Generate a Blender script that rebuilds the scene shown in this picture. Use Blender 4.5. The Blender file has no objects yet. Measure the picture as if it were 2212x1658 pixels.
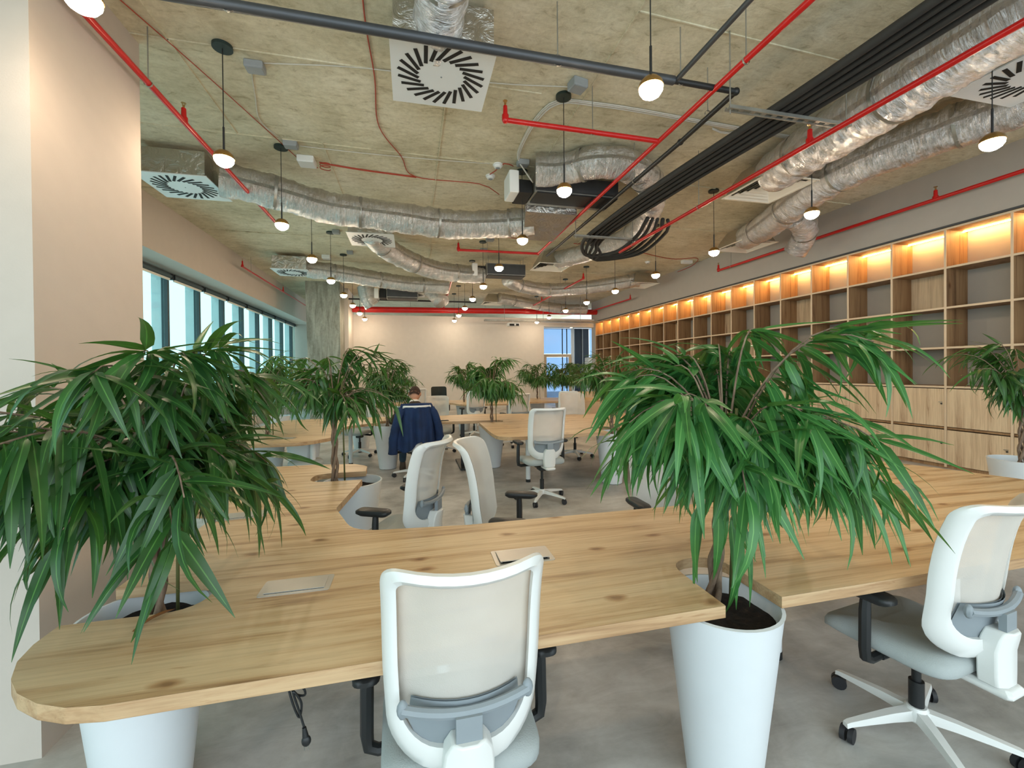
import bpy, math, random
from math import sin, cos, pi, radians, sqrt, atan2
from mathutils import Vector, Matrix, noise
from mathutils.geometry import tessellate_polygon

# ---------------------------------------------------------------- camera
C = bpy.context.scene.collection
sc = bpy.context.scene
F, CX, CY, H0 = 925.0, 1106.0, 807.0, 1.56
Yd = Vector(((888-CX)/F, (802-CY)/F, 1.0)).normalized()
Dn = Vector((.0095, 1.0, 0.0)); Dn.z = -(Dn.x*Yd.x+Dn.y*Yd.y)/Yd.z; Dn.normalize()
Xd = Dn.cross(Yd)
cam = bpy.data.cameras.new('camera'); camo = bpy.data.objects.new('camera', cam); C.objects.link(camo)
# columns: camera right, up, backward expressed in world axes (X right, Y into the room, Z up)
r = Vector((Xd.x, Yd.x, -Dn.x)); u = -Vector((Xd.y, Yd.y, -Dn.y)); b = -Vector((Xd.z, Yd.z, -Dn.z))
M4 = Matrix(((r.x, u.x, b.x, 0), (r.y, u.y, b.y, 0), (r.z, u.z, b.z, H0), (0, 0, 0, 1)))
camo.matrix_world = M4
cam.sensor_fit = 'HORIZONTAL'; cam.sensor_width = 36.0; cam.lens = 36.0*F/2212
cam.shift_x = 0.0; cam.shift_y = (CY-829.0)/2212
cam.clip_start = .05; cam.clip_end = 200
sc.camera = camo

# ---------------------------------------------------------------- light
w = bpy.data.worlds.new('sky'); sc.world = w; w.use_nodes = True
bg = w.node_tree.nodes['Background']
bg.inputs[0].default_value = (.80, .94, 1.0, 1); bg.inputs[1].default_value = 1.7
EXPOSURE = 0.88
LAMP_E = 85.0
LED_E = 85.0
sc.view_settings.view_transform = 'Standard'
sc.view_settings.look = 'None'
sc.view_settings.exposure = EXPOSURE
sc.view_settings.gamma = 1.0
sc.view_settings.use_curve_mapping = False

# ---------------------------------------------------------------- materials
def srgb(r, g, b):
    f = lambda c: (c/255/12.92) if c/255 <= .04045 else ((c/255+.055)/1.055)**2.4
    return (f(r), f(g), f(b), 1)
MATS = {}
class NT:
    def __init__(s, name):
        s.m = bpy.data.materials.new(name); s.m.use_nodes = True; MATS[name] = s.m
        s.t = s.m.node_tree; s.b = s.t.nodes['Principled BSDF']; s.out = s.t.nodes['Material Output']
    def n(s, typ, **kw):
        x = s.t.nodes.new(typ)
        for k, v in kw.items():
            if k in x.inputs: x.inputs[k].default_value = v
            else: setattr(x, k, v)
        return x
    def l(s, a, b): s.t.links.new(a, b)
    def coord(s, kind='Object', scale=(1, 1, 1), rot=(0, 0, 0)):
        tc = s.n('ShaderNodeTexCoord'); mp = s.n('ShaderNodeMapping'); s.l(tc.outputs[kind], mp.inputs[0])
        mp.inputs['Scale'].default_value = scale; mp.inputs['Rotation'].default_value = rot
        return mp.outputs[0]
    def noise(s, vec, scale, detail=4, rough=.55, dist=0):
        x = s.n('ShaderNodeTexNoise'); x.inputs['Scale'].default_value = scale; x.inputs['Detail'].default_value = detail
        x.inputs['Roughness'].default_value = rough; x.inputs['Distortion'].default_value = dist
        s.l(vec, x.inputs['Vector']); return x.outputs['Fac']
    def ramp(s, fac, stops):
        x = s.n('ShaderNodeValToRGB'); e = x.color_ramp.elements
        while len(e) < len(stops): e.new(.5)
        for i, (p, c) in enumerate(stops): e[i].position = p; e[i].color = c if len(c) == 4 else (*c, 1)
        s.l(fac, x.inputs[0]); return x.outputs[0]
    def mix(s, a, b, fac, mode='MIX'):
        x = s.n('ShaderNodeMix'); x.data_type = 'RGBA'; x.blend_type = mode
        for v, k in ((fac, 0), (a, 6), (b, 7)):
            if hasattr(v, 'is_linked') or hasattr(v, 'links'): s.l(v, x.inputs[k])
            else: x.inputs[k].default_value = v
        return x.outputs[2]
    def bump(s, fac, strength=.3, dist=.01):
        x = s.n('ShaderNodeBump'); x.inputs['Strength'].default_value = strength; x.inputs['Distance'].default_value = dist
        s.l(fac, x.inputs['Height']); s.l(x.outputs[0], s.b.inputs['Normal']); return x
    def base(s, c): 
        if hasattr(c, 'links'): s.l(c, s.b.inputs['Base Color'])
        else: s.b.inputs['Base Color'].default_value = c
    def set(s, **kw):
        for k, v in kw.items(): s.b.inputs[k.replace('_', ' ')].default_value = v

def plain(name, col, rough=.5, metal=0, var=.06, bump=0, bs=60):
    t = NT(name); v = t.coord(); n = t.noise(v, 6, 3)
    c2 = tuple(x*(1-var*2) for x in col[:3])+(1,)
    t.base(t.ramp(n, [(.3, c2), (.7, col)])); t.set(Roughness=rough, Metallic=metal)
    if bump: t.bump(t.noise(v, bs, 3), bump, .004)
    return t.m

plain('wall_paint', srgb(214, 208, 200), .75, 0, .02, .12, 90)
plain('wall_grey', srgb(176, 168, 160), .8, 0, .02, .12, 90)
plain('pillar_paint', srgb(196, 184, 174), .75, 0, .02, .12, 90)
plain('white_plastic', srgb(228, 228, 226), .35, 0, .01)
plain('white_metal', srgb(225, 228, 230), .3, 0, .01)
plain('pot_white', srgb(222, 226, 230), .38, 0, .015)
plain('black_plastic', srgb(28, 30, 32), .45, 0, .1)
plain('dark_rubber', srgb(38, 38, 42), .6, 0, .1)
plain('insulation_foam', srgb(48, 46, 44), .8, 0, .15, .2, 40)
plain('charcoal_metal', srgb(78, 80, 84), .45, .5, .08)
plain('grey_plastic', srgb(140, 148, 154), .5, 0, .04)
plain('grey_box', srgb(150, 154, 156), .55, 0, .06)
plain('seat_fabric', srgb(172, 178, 178), .9, 0, .05, .4, 220)
plain('mesh_black', srgb(40, 46, 44), .8, 0, .1, .4, 300)
plain('red_paint', srgb(196, 22, 22), .3, 0, .08)
plain('red_cable', srgb(176, 66, 42), .5, 0, .05)
plain('white_cable', srgb(205, 200, 190), .5, 0, .05)
plain('galvanised', srgb(168, 166, 158), .45, .7, .15)
plain('brass', srgb(190, 150, 90), .3, .9, .1)
plain('canopy_metal', srgb(40, 56, 54), .45, .2, .08)
plain('frame_dark', srgb(58, 72, 76), .45, .3, .06)
plain('fin_grey', srgb(205, 215, 220), .5, .1, .04)
plain('slot_black', srgb(14, 15, 16), .7, 0, .1)
plain('grille_white', srgb(232, 226, 214), .5, 0, .02)
plain('jacket_cloth', srgb(20, 48, 92), .85, 0, .2, .4, 160)
plain('jeans_cloth', srgb(48, 72, 92), .9, 0, .2, .4, 200)
plain('sweater_cloth', srgb(66, 48, 34), .9, 0, .15, .4, 200)
plain('shirt_cloth', srgb(228, 222, 216), .8, 0, .05)
plain('skin', srgb(196, 140, 110), .55, 0, .06)
plain('hair', srgb(58, 34, 24), .8, 0, .25, .6, 200)
plain('boot_leather', srgb(60, 48, 36), .6, 0, .2)
plain('navy_panel', srgb(44, 58, 76), .35, 0, .08)
plain('laminate_tan', srgb(226, 196, 160), .5, 0, .04)
plain('blind_fabric', srgb(70, 84, 88), .7, 0, .05)
plain('far_soffit', srgb(150, 116, 92), .8, 0, .05)
plain('cane_green', srgb(92, 96, 52), .6, 0, .15)
plain('dry_leaf', srgb(150, 96, 48), .6, 0, .3)
plain('steel_plate', srgb(190, 186, 178), .35, .55, .05)

def emis(name, col, e):
    t = NT(name); t.base((1, 1, 1, 1)); t.b.inputs['Emission Color'].default_value = col; t.b.inputs['Emission Strength'].default_value = e
    return t.m
emis('lamp_glow', (1, .79, .56, 1), LAMP_E)
emis('led_strip', (1, .58, .18, 1), LED_E)
emis('spot_glow', (1, .85, .6, 1), 8)

def wood(name, light, mid, dark, axis=0, rough=.42, knots=True, gs=1.0):
    t = NT(name)
    sc3 = [9*gs, 9*gs, 9*gs]; sc3[axis] = .55*gs
    v = t.coord(scale=tuple(sc3))
    n1 = t.noise(v, 1.1, 8, .62, .5)
    sc4 = [60*gs]*3; sc4[axis] = 1.6*gs
    v2 = t.coord(scale=tuple(sc4)); n2 = t.noise(v2, 1.0, 4, .6)
    c = t.ramp(n1, [(.30, dark), (.42, mid), (.55, light), (.72, tuple(x*.92 for x in light[:3])+(1,))])
    fine = t.ramp(n2, [(.3, (.72, .68, .64, 1)), (.55, (1, 1, 1, 1))])
    c = t.mix(c, fine, .55, 'MULTIPLY')
    sc5 = [16*gs]*3; sc5[axis] = .7*gs
    v4 = t.coord(scale=tuple(sc5)); n4 = t.noise(v4, 1.3, 5, .7, 1.2)
    st = t.ramp(n4, [(.60, (1, 1, 1, 1)), (.68, (.66, .52, .40, 1)), (.74, (.95, .92, .9, 1))])
    c = t.mix(c, st, .8, 'MULTIPLY')
    if knots:
        sk = [2.6*gs]*3; sk[axis] = 1.3*gs
        vv = t.coord(scale=tuple(sk)); vo = t.n('ShaderNodeTexVoronoi'); vo.voronoi_dimensions = '2D' if axis == 0 else '3D'; vo.inputs['Scale'].default_value = 1.0
        nn = t.n('ShaderNodeTexNoise'); nn.inputs['Scale'].default_value = 5; t.l(vv, nn.inputs['Vector'])
        mx = t.n('ShaderNodeMix'); mx.data_type = 'VECTOR'; mx.inputs[0].default_value = .08
        t.l(vv, mx.inputs[4]); t.l(nn.outputs['Color'], mx.inputs[5]); t.l(mx.outputs[1], vo.inputs['Vector'])
        k = t.ramp(vo.outputs['Distance'], [(.02, (.34, .22, .13, 1)), (.045, (.66, .52, .40, 1)), (.085, (1, 1, 1, 1))])
        c = t.mix(c, k, .85, 'MULTIPLY')
    t.base(c); t.set(Roughness=rough); t.bump(n2, .08, .002)
    return t.m
wood('desk_wood', srgb(212, 184, 144), srgb(192, 158, 116), srgb(148, 114, 80), 0, gs=1.35)
wood('edge_wood', srgb(196, 164, 126), srgb(178, 142, 104), srgb(140, 106, 76), 0, .5, False, 2)
wood('shelf_wood', srgb(166, 130, 92), srgb(146, 110, 76), srgb(104, 74, 48), 2, .55)
wood('locker_wood', srgb(226, 200, 166), srgb(206, 178, 146), srgb(168, 134, 106), 2, .5)
plain('shelf_edge', srgb(222, 196, 166), .5, 0, .03)

t = NT('floor_vinyl'); v = t.coord(); n = t.noise(v, 1.6, 9, .62, .4); n2 = t.noise(t.coord(scale=(1, 3, 1), rot=(0, 0, .6)), 3.5, 8, .7, .8)
c = t.ramp(n, [(.32, srgb(150, 148, 144)), (.5, srgb(182, 180, 177)), (.68, srgb(206, 205, 202))])
c = t.mix(c, t.ramp(n2, [(.35, (.74, .73, .71, 1)), (.62, (1, 1, 1, 1))]), .7, 'MULTIPLY')
t.base(c); t.set(Roughness=.42); t.bump(n2, .04, .003)

t = NT('raw_concrete'); v = t.coord(); n = t.noise(v, .9, 10, .65, .3); n2 = t.noise(t.coord(scale=(1, 2.2, 1), rot=(0, 0, .3)), 5, 10, .72, .6); n3 = t.noise(v, 22, 6, .7)
c = t.ramp(n, [(.3, srgb(188, 178, 150)), (.5, srgb(220, 211, 184)), (.7, srgb(234, 226, 204))])
c = t.mix(c, t.ramp(n2, [(.32, (.56, .52, .44, 1)), (.44, (.88, .86, .82, 1)), (.62, (1, 1, 1, 1))]), .9, 'MULTIPLY')
c = t.mix(c, t.ramp(n3, [(.35, (.8, .79, .76, 1)), (.55, (1, 1, 1, 1))]), .6, 'MULTIPLY')
t.base(c); t.set(Roughness=.88); t.bump(n2, .5, .02)

t = NT('column_concrete'); v = t.coord(scale=(4, 4, .6)); n = t.noise(v, 1.4, 9, .68, .8); n3 = t.noise(t.coord(), 18, 6, .7)
c = t.ramp(n, [(.3, srgb(104, 104, 92)), (.5, srgb(150, 152, 142)), (.68, srgb(178, 180, 170))])
c = t.mix(c, t.ramp(n3, [(.35, (.75, .74, .7, 1)), (.55, (1, 1, 1, 1))]), .6, 'MULTIPLY')
t.base(c); t.set(Roughness=.85); t.bump(n3, .3, .01)

t = NT('foil'); v = t.coord('UV', (2.6, 1.6, 1)); n = t.noise(v, 1, 7, .7, 1.2); v2 = t.coord('UV', (7.5, .8, 1)); n2 = t.noise(v2, 1, 5, .6, .6)
mixn = t.n('ShaderNodeMath'); mixn.operation = 'ADD'; t.l(n, mixn.inputs[0]); t.l(n2, mixn.inputs[1])
t.base(t.ramp(n, [(.3, srgb(196, 192, 188)), (.7, srgb(232, 230, 228))])); t.set(Roughness=.27, Metallic=.94); t.bump(mixn.outputs[0], 1.0, .03)
t = NT('foil_flat'); v = t.coord(scale=(1, 1, 1)); n = t.noise(v, 6, 5, .6, 1.5)
t.base(srgb(196, 192, 186)); t.set(Roughness=.3, Metallic=1.0); t.bump(n, .6, .05)

def leafmat(name, dark, light, rib):
    t = NT(name); oi = t.n('ShaderNodeObjectInfo'); v = t.coord('UV', (1, 1, 1)); sep = t.n('ShaderNodeSeparateXYZ'); t.l(v, sep.inputs[0])
    col = t.ramp(oi.outputs['Random'], [(0, dark), (1, light)])
    nn = t.noise(t.coord(scale=(1, 1, 1)), 7, 2); col = t.mix(col, light, t.ramp(nn, [(.4, (0, 0, 0, 1)), (.75, (.6, .6, .6, 1))]))
    m = t.n('ShaderNodeMath'); m.operation = 'SUBTRACT'; m.inputs[1].default_value = .5; t.l(sep.outputs[1], m.inputs[0])
    a = t.n('ShaderNodeMath'); a.operation = 'ABSOLUTE'; t.l(m.outputs[0], a.inputs[0])
    rf = t.ramp(a.outputs[0], [(.02, (1, 1, 1, 1)), (.06, (0, 0, 0, 1))])
    col = t.mix(col, rib, rf)
    t.base(col); t.set(Roughness=.34)
    tr = t.n('ShaderNodeBsdfTranslucent'); t.l(t.mix(col, (.25, .5, .05, 1), .5), tr.inputs[0])
    ms = t.n('ShaderNodeMixShader'); ms.inputs[0].default_value = .22
    t.l(t.b.outputs[0], ms.inputs[1]); t.l(tr.outputs[0], ms.inputs[2]); t.l(ms.outputs[0], t.out.inputs[0])
leafmat('leaf_green', srgb(28, 64, 34), srgb(60, 108, 50), srgb(86, 138, 66))
leafmat('leaf_bright', srgb(30, 84, 44), srgb(74, 134, 68), srgb(112, 168, 90))

t = NT('bark'); v = t.coord(scale=(30, 30, 8)); n = t.noise(v, 1, 5, .6, .5)
t.base(t.ramp(n, [(.3, srgb(84, 66, 52)), (.7, srgb(150, 126, 106))])); t.set(Roughness=.8); t.bump(n, .4, .004)
t = NT('soil'); v = t.coord(); n = t.noise(v, 40, 8, .75)
t.base(t.ramp(n, [(.35, srgb(24, 14, 9)), (.6, srgb(52, 34, 22)), (.78, srgb(96, 72, 52))])); t.set(Roughness=.95); t.bump(n, 1, .02)

t = NT('chair_mesh'); v = t.coord(); 
t.base(t.ramp(t.noise(v, 5, 2), [(.3, srgb(206, 200, 192)), (.7, srgb(218, 212, 204))])); t.set(Roughness=.85)
wv = t.n('ShaderNodeTexBrick'); wv.inputs['Scale'].default_value = 180; t.l(t.coord(), wv.inputs['Vector'])
tp = t.n('ShaderNodeBsdfTransparent'); ms = t.n('ShaderNodeMixShader'); ms.inputs[0].default_value = .25
t.l(t.b.outputs[0], ms.inputs[1]); t.l(tp.outputs[0], ms.inputs[2]); t.l(ms.outputs[0], t.out.inputs[0]); t.bump(t.noise(v, 260, 2), .3, .002)

t = NT('window_glass'); t.base((.72, .9, .88, 1)); g = t.n('ShaderNodeBsdfTransparent'); g.inputs[0].default_value = (.62, .79, .77, 1)
gl = t.n('ShaderNodeBsdfGlossy'); gl.inputs['Roughness'].default_value = .05
ms = t.n('ShaderNodeMixShader'); ms.inputs[0].default_value = .07; t.l(g.outputs[0], ms.inputs[1]); t.l(gl.outputs[0], ms.inputs[2]); t.l(ms.outputs[0], t.out.inputs[0])
t = NT('blue_glass'); g = t.n('ShaderNodeBsdfTransparent'); g.inputs[0].default_value = (.50, .62, .76, 1)
g2 = t.n('ShaderNodeBsdfTranslucent'); g2.inputs[0].default_value = srgb(170, 195, 225)
m0 = t.n('ShaderNodeMixShader'); m0.inputs[0].default_value = .35; t.l(g.outputs[0], m0.inputs[1]); t.l(g2.outputs[0], m0.inputs[2])
gl = t.n('ShaderNodeBsdfGlossy'); gl.inputs['Roughness'].default_value = .1
ms = t.n('ShaderNodeMixShader'); ms.inputs[0].default_value = .08; t.l(m0.outputs[0], ms.inputs[1]); t.l(gl.outputs[0], ms.inputs[2]); t.l(ms.outputs[0], t.out.inputs[0])

# ---------------------------------------------------------------- mesh builder
class MB:
    def __init__(s): s.v = []; s.f = []; s.uv = {}
    def add(s, vs, fs, uvs=None):
        o = len(s.v); s.v += [tuple(x) for x in vs]; s.f += [tuple(i+o for i in f) for f in fs]
        if uvs:
            for i, q in enumerate(uvs): s.uv[o+i] = q
        return s
    def box(s, x0, x1, y0, y1, z0, z1, M=None):
        vs = [Vector((x, y, z)) for z in (z0, z1) for y in (y0, y1) for x in (x0, x1)]
        if M: vs = [M @ p for p in vs]
        return s.add(vs, [(0, 2, 3, 1), (4, 5, 7, 6), (0, 1, 5, 4), (1, 3, 7, 5), (3, 2, 6, 7), (2, 0, 4, 6)])
    def rbox(s, x0, x1, y0, y1, z0, z1, bv=.01, M=None):
        # box with chamfered vertical edges and top/bottom rims
        def loop(d, z):
            a, b_, c_, e = x0+d, x1-d, y0+d, y1-d
            k = bv
            return [Vector(p) for p in ((a+k, c_, z), (b_-k, c_, z), (b_, c_+k, z), (b_, e-k, z), (b_-k, e, z), (a+k, e, z), (a, e-k, z), (a, c_+k, z))]
        L = [loop(bv, z0), loop(0, z0+bv), loop(0, z1-bv), loop(bv, z1)]
        vs = [p for l in L for p in l]
        if M: vs = [M @ p for p in vs]
        fs = [tuple(range(7, -1, -1)), tuple(range(24, 32))]
        for k in range(3):
            for i in range(8): j = (i+1) % 8; fs.append((k*8+i, k*8+j, k*8+8+j, k*8+8+i))
        return s.add(vs, fs)
    def tube(s, path, r, n=10, cap=True, crinkle=0, seed=0, ucale=1, rad=None):
        P = [Vector(p) for p in path]; rings = []; up = None; dist = 0; vs = []; uvs = []
        for i, p in enumerate(P):
            tg = ((P[min(i+1, len(P)-1)]-P[max(i-1, 0)])).normalized()
            if up is None:
                up = Vector((0, 0, 1)) if abs(tg.z) < .9 else Vector((1, 0, 0))
            up = (up-tg*up.dot(tg)).normalized(); sd = tg.cross(up)
            if i: dist += (p-P[i-1]).length
            rr = rad[i] if rad else r
            for k in range(n):
                a = 2*pi*k/n; q = rr
                if crinkle:
                    q *= 1+crinkle*(noise.noise(Vector((dist*9+seed, cos(a)*1.5, sin(a)*1.5)))+.6*noise.noise(Vector((dist*26+seed, cos(a)*2.5, sin(a)*2.5))))
                vs.append(p+(sd*cos(a)+up*sin(a))*q); uvs.append((dist*ucale, k/n*8))
        m = len(P); fs = []
        for i in range(m-1):
            for k in range(n): j = (k+1) % n; fs.append((i*n+k, i*n+j, (i+1)*n+j, (i+1)*n+k))
        if cap: fs.append(tuple(range(n-1, -1, -1))); fs.append(tuple((m-1)*n+k for k in range(n)))
        return s.add(vs, fs, uvs)
    def cyl(s, p0, p1, r0, r1=None, n=16):
        return s.tube([p0, p1], r0, n, rad=[r0, r0 if r1 is None else r1])
    def lathe(s, prof, n=32, c=(0, 0, 0), M=None):
        vs = []; fs = []
        for (r_, z) in prof:
            for k in range(n): a = 2*pi*k/n; vs.append(Vector((r_*cos(a), r_*sin(a), z)))
        if M: vs = [M @ p for p in vs]
        vs = [p+Vector(c) for p in vs]
        for i in range(len(prof)-1):
            for k in range(n): j = (k+1) % n; fs.append((i*n+k, i*n+j, (i+1)*n+j, (i+1)*n+k))
        if prof[0][0] > 1e-6: fs.append(tuple(range(n-1, -1, -1)))
        if prof[-1][0] > 1e-6: fs.append(tuple((len(prof)-1)*n+k for k in range(n)))
        return s.add(vs, fs)
    def ball(s, c, rx, ry=None, rz=None, n=14, m=8, M=None):
        ry = ry or rx; rz = rz or rx; vs = []; fs = []
        for i in range(m+1):
            th = pi*i/m
            for k in range(n): a = 2*pi*k/n; vs.append(Vector((rx*max(sin(th), .001)*cos(a), ry*max(sin(th), .001)*sin(a), -rz*cos(th))))
        if M: vs = [M @ p for p in vs]
        vs = [p+Vector(c) for p in vs]
        for i in range(m):
            for k in range(n): j = (k+1) % n; fs.append((i*n+k, i*n+j, (i+1)*n+j, (i+1)*n+k))
        return s.add(vs, fs)
    def prism(s, out, z0, z1, M=None, sides=True):
        n = len(out); tri = tessellate_polygon([[Vector((x, y, 0)) for x, y in out]])
        vs = [Vector((x, y, z1)) for x, y in out]+[Vector((x, y, z0)) for x, y in out]
        if M: vs = [M @ p for p in vs]
        area = sum(out[i][0]*out[(i+1) % n][1]-out[(i+1) % n][0]*out[i][1] for i in range(n))
        fs = []
        for a, b_, c_ in tri:
            ar = (out[b_][0]-out[a][0])*(out[c_][1]-out[a][1])-(out[c_][0]-out[a][0])*(out[b_][1]-out[a][1])
            t_ = (a, b_, c_) if ar > 0 else (a, c_, b_)
            fs.append(t_); fs.append(tuple(i+n for i in reversed(t_)))
        if sides:
            for i in range(n):
                j = (i+1) % n
                fs.append((i, i+n, j+n, j) if area > 0 else (j, j+n, i+n, i))
        return s.add(vs, fs)
    def build(s, name, mat, parent=None, smooth=False, bevel=0, world=False, autos=None):
        me = bpy.data.meshes.new(name)
        vs = s.v
        if world and parent is not None:
            L = parent.location
            if parent.parent: L = L+parent.parent.location
            vs = [(a-L.x, b_-L.y, c_-L.z) for a, b_, c_ in vs]
        me.from_pydata(vs, [], s.f); me.update()
        if s.uv:
            ul = me.uv_layers.new(name='UVMap')
            for lp in me.loops: ul.data[lp.index].uv = s.uv.get(lp.vertex_index, (0, 0))
        me.materials.append(MATS[mat])
        if smooth:
            me.polygons.foreach_set('use_smooth', [True]*len(me.polygons))
            if autos: me.set_sharp_from_angle(angle=radians(autos))
        o = bpy.data.objects.new(name, me); C.objects.link(o)
        if parent: o.parent = parent
        if bevel:
            md = o.modifiers.new('bevel', 'BEVEL'); md.width = bevel; md.segments = 2; md.limit_method = 'ANGLE'; md.angle_limit = radians(40)
        return o

def tag(o, label=None, cat=None, group=None, kind=None):
    if label: o['label'] = label
    if cat: o['category'] = cat
    if group: o['group'] = group
    if kind: o['kind'] = kind
    return o
def thing(name, label, cat, loc=(0, 0, 0), rz=0, group=None):
    o = bpy.data.objects.new(name, None); o.empty_display_size = .1; C.objects.link(o)
    o.location = loc; o.rotation_euler = (0, 0, rz); return tag(o, label, cat, group)
def struct(mb, name, mat, parent=None, **k):
    o = mb.build(name, mat, parent, **k); o['kind'] = 'structure'; return o
def copy_tree(o, parent=None):
    c = o.copy(); C.objects.link(c); c.parent = parent
    for ch in list(o.children): copy_tree(ch, c)
    return c
def rounded(pts, seg=6):
    """polygon corners (x, y, radius) turned into a smooth outline"""
    out = []; n = len(pts)
    for i in range(n):
        x, y, rr = pts[i]; p = Vector((x, y)); a = Vector(pts[i-1][:2]); b_ = Vector(pts[(i+1) % n][:2])
        if rr <= 0: out.append((x, y)); continue
        da = (a-p); db = (b_-p); la, lb = da.length, db.length; da.normalize(); db.normalize()
        ang = da.angle(db); d = min(rr/math.tan(ang/2) if ang > .01 else rr, la*.5, lb*.5)
        p0 = p+da*d; p1 = p+db*d
        for k in range(seg+1):
            t_ = k/seg; q = p0*(1-t_)**2+p*2*t_*(1-t_)+p1*t_*t_
            # blend towards a circular arc
            out.append((q.x, q.y))
    return out
def catmull(pts, step=.05):
    P = [Vector(p) for p in pts]; P = [P[0]*2-P[1]]+P+[P[-1]*2-P[-2]]; out = []
    for i in range(1, len(P)-2):
        n = max(2, int((P[i+1]-P[i]).length/step))
        for k in range(n):
            t_ = k/n; a, b_, c_, d = P[i-1], P[i], P[i+1], P[i+2]
            out.append(.5*((2*b_)+(c_-a)*t_+(2*a-5*b_+4*c_-d)*t_*t_+(3*b_-a-3*c_+d)*t_**3))
    out.append(P[-2]); return out

# ================================================================ the room
HC = 4.58                      # ceiling height
XR, XB = 7.97, 8.42            # bookcase front and the wall behind it
XL, XW = -4.25, -4.90          # left wall face, window plane
YE = 17.7                      # screen wall
Y0 = -3.2                      # the hall goes on behind the camera
struct(MB().box(-6.0, 9.4, Y0, 24.2, -.12, 0), 'floor', 'floor_vinyl')
ceil = struct(MB().box(-5.2, 8.6, Y0, 24.2, HC, HC+.25), 'ceiling', 'raw_concrete')
# proud fins left by the formwork joints
for nm, (x0, y0, x1, y1) in {'a': (-5, 4.47, 1.42, 4.49), 'b': (.41, 4.5, .41, 8.0), 'c': (-5, 6.0, 1.6, 6.15), 'd': (1.9, 3.28, 5.2, 3.42),
        'e': (-5, 2.6, 1.9, 2.62), 'f': (-4.2, 10.2, 8, 10.45), 'g': (-4.2, 8.1, 8, 8.16), 'h': (1.9, -1, 1.9, 8.1), 'i': (-2.1, -1, -2.1, 6.05),
        'j': (1.6, 6.12, 8, 6.3), 'k': (-1.1, 6.05, -1.1, 10.3), 'l': (3.9, 6.3, 3.9, 12), 'm': (-4.2, 12.4, 8, 12.5), 'n': (5.2, -1, 5.2, 6.2), 'o': (.5, 8.1, .5, 14)}.items():
    d = Vector((x1-x0, y1-y0, 0)).normalized(); s = Vector((-d.y, d.x, 0))*.006
    a, b_ = Vector((x0, y0, HC)), Vector((x1, y1, HC))
    m = MB(); vs = [a-s, a+s, b_+s, b_-s]; m.add([p+Vector((0, 0, -.012)) for p in vs]+[p+Vector((0, 0, .002)) for p in vs], [(0, 1, 2, 3), (0, 4, 5, 1), (1, 5, 6, 2), (2, 6, 7, 3), (3, 7, 4, 0)])
    o = m.build('joint_ridge', 'raw_concrete', ceil)

# ---- right wall above and behind the bookcase
SH_Y0, SH_M, SH_N = 2.615, .75, 20     # first upright, module, bays
SH_Y1 = SH_Y0+SH_M*SH_N
mb = MB().box(XR-.02, 8.6, Y0, YE+.3, 3.70, HC).box(XB, 8.6, Y0, YE, 0, 3.70).box(XR-.02, XB, SH_Y1+.02, YE+.3, 0, 3.70).box(XR-.02, XB, Y0, SH_Y0-.02, 0, 3.70)
struct(mb, 'wall_right', 'wall_grey')
struct(MB().box(XR-.032, XR-.02, Y0, SH_Y1+.05, 3.672, 3.70), 'trim_1', 'charcoal_metal')

# ---- left wall with the long window band
SOF = 3.66
mb = MB().box(-5.2, XL, Y0, 20.4, SOF, HC).box(-5.2, -4.60, Y0, 20.4, 0, .28)
mb.box(-5.2, XL, 20.35, 20.6, 0, HC)
struct(mb, 'wall_left', 'pillar_paint')
win = struct(MB().box(XW-.04, XW+.04, Y0, 20.35, 3.56, SOF-.001).box(XW-.04, XW+.04, Y0, 20.35, .281, .36), 'window_1', 'frame_dark')
mull = [10.2+1.35*k for k in range(-9, 8)]
for i, y in enumerate(mull):
    MB().box(XW-.05, XW+.06, y-.035, y+.035, .36, 3.56).build('mullion', 'frame_dark', win)
    MB().box(XW-.23, XW-.055, y-.03, y+.0, .3, 3.9).build('outer_fin', 'fin_grey', win)
    if i:
        MB().box(XW-.012, XW+.0, mull[i-1]+.036, y-.036, .361, 3.559).build('pane', 'window_glass', win)
MB().box(XW-.012, XW+.0, mull[-1]+.036, 20.34, .361, 3.559).build('pane', 'window_glass', win)
for i in range(1, len(mull)):
    y0, y1 = mull[i-1]+.06, mull[i]-.06
    if y1 < 4: continue
    t_ = thing('roller_blind', 'grey roller blind rolled up above the %s window bay counted from the painted pillar' % ('first second third fourth fifth sixth seventh eighth ninth tenth eleventh twelfth thirteenth'.split()[i-5] if 0 <= i-5 < 13 else 'nearest'), 'blind', (XW+.12, y0, 3.55), 0, 'rolled up blinds above the left windows')
    MB().cyl((0, 0, 0), (0, y1-y0, 0), .045, n=14).build('tube', 'blind_fabric', t_, smooth=True, autos=40)
    MB().box(-.012, .012, .02, y1-y0-.02, -.085, -.03).build('hem_bar', 'grille_white', t_)
    for yy in (-.02, y1-y0): MB().box(-.05, .05, yy, yy+.02, -.055, .055).build('bracket', 'black_plastic', t_)

# ---- leaning painted pillar beside the near desk
def kz(z): return 1+.134*z
m = MB(); base = [(-2.7, 2.13), (-1.482, 2.13), (-1.482, 2.86), (-2.7, 2.86)]
vs = []
for z in (0, HC):
    k = kz(z); vs += [Vector((x*k if x > -2 else -2.7*k, y*k, z)) for x, y in base]
m.add(vs, [(3, 2, 1, 0), (4, 5, 6, 7), (0, 1, 5, 4), (1, 2, 6, 5), (2, 3, 7, 6), (3, 0, 4, 7)])
struct(m, 'pillar', 'pillar_paint')

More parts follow.
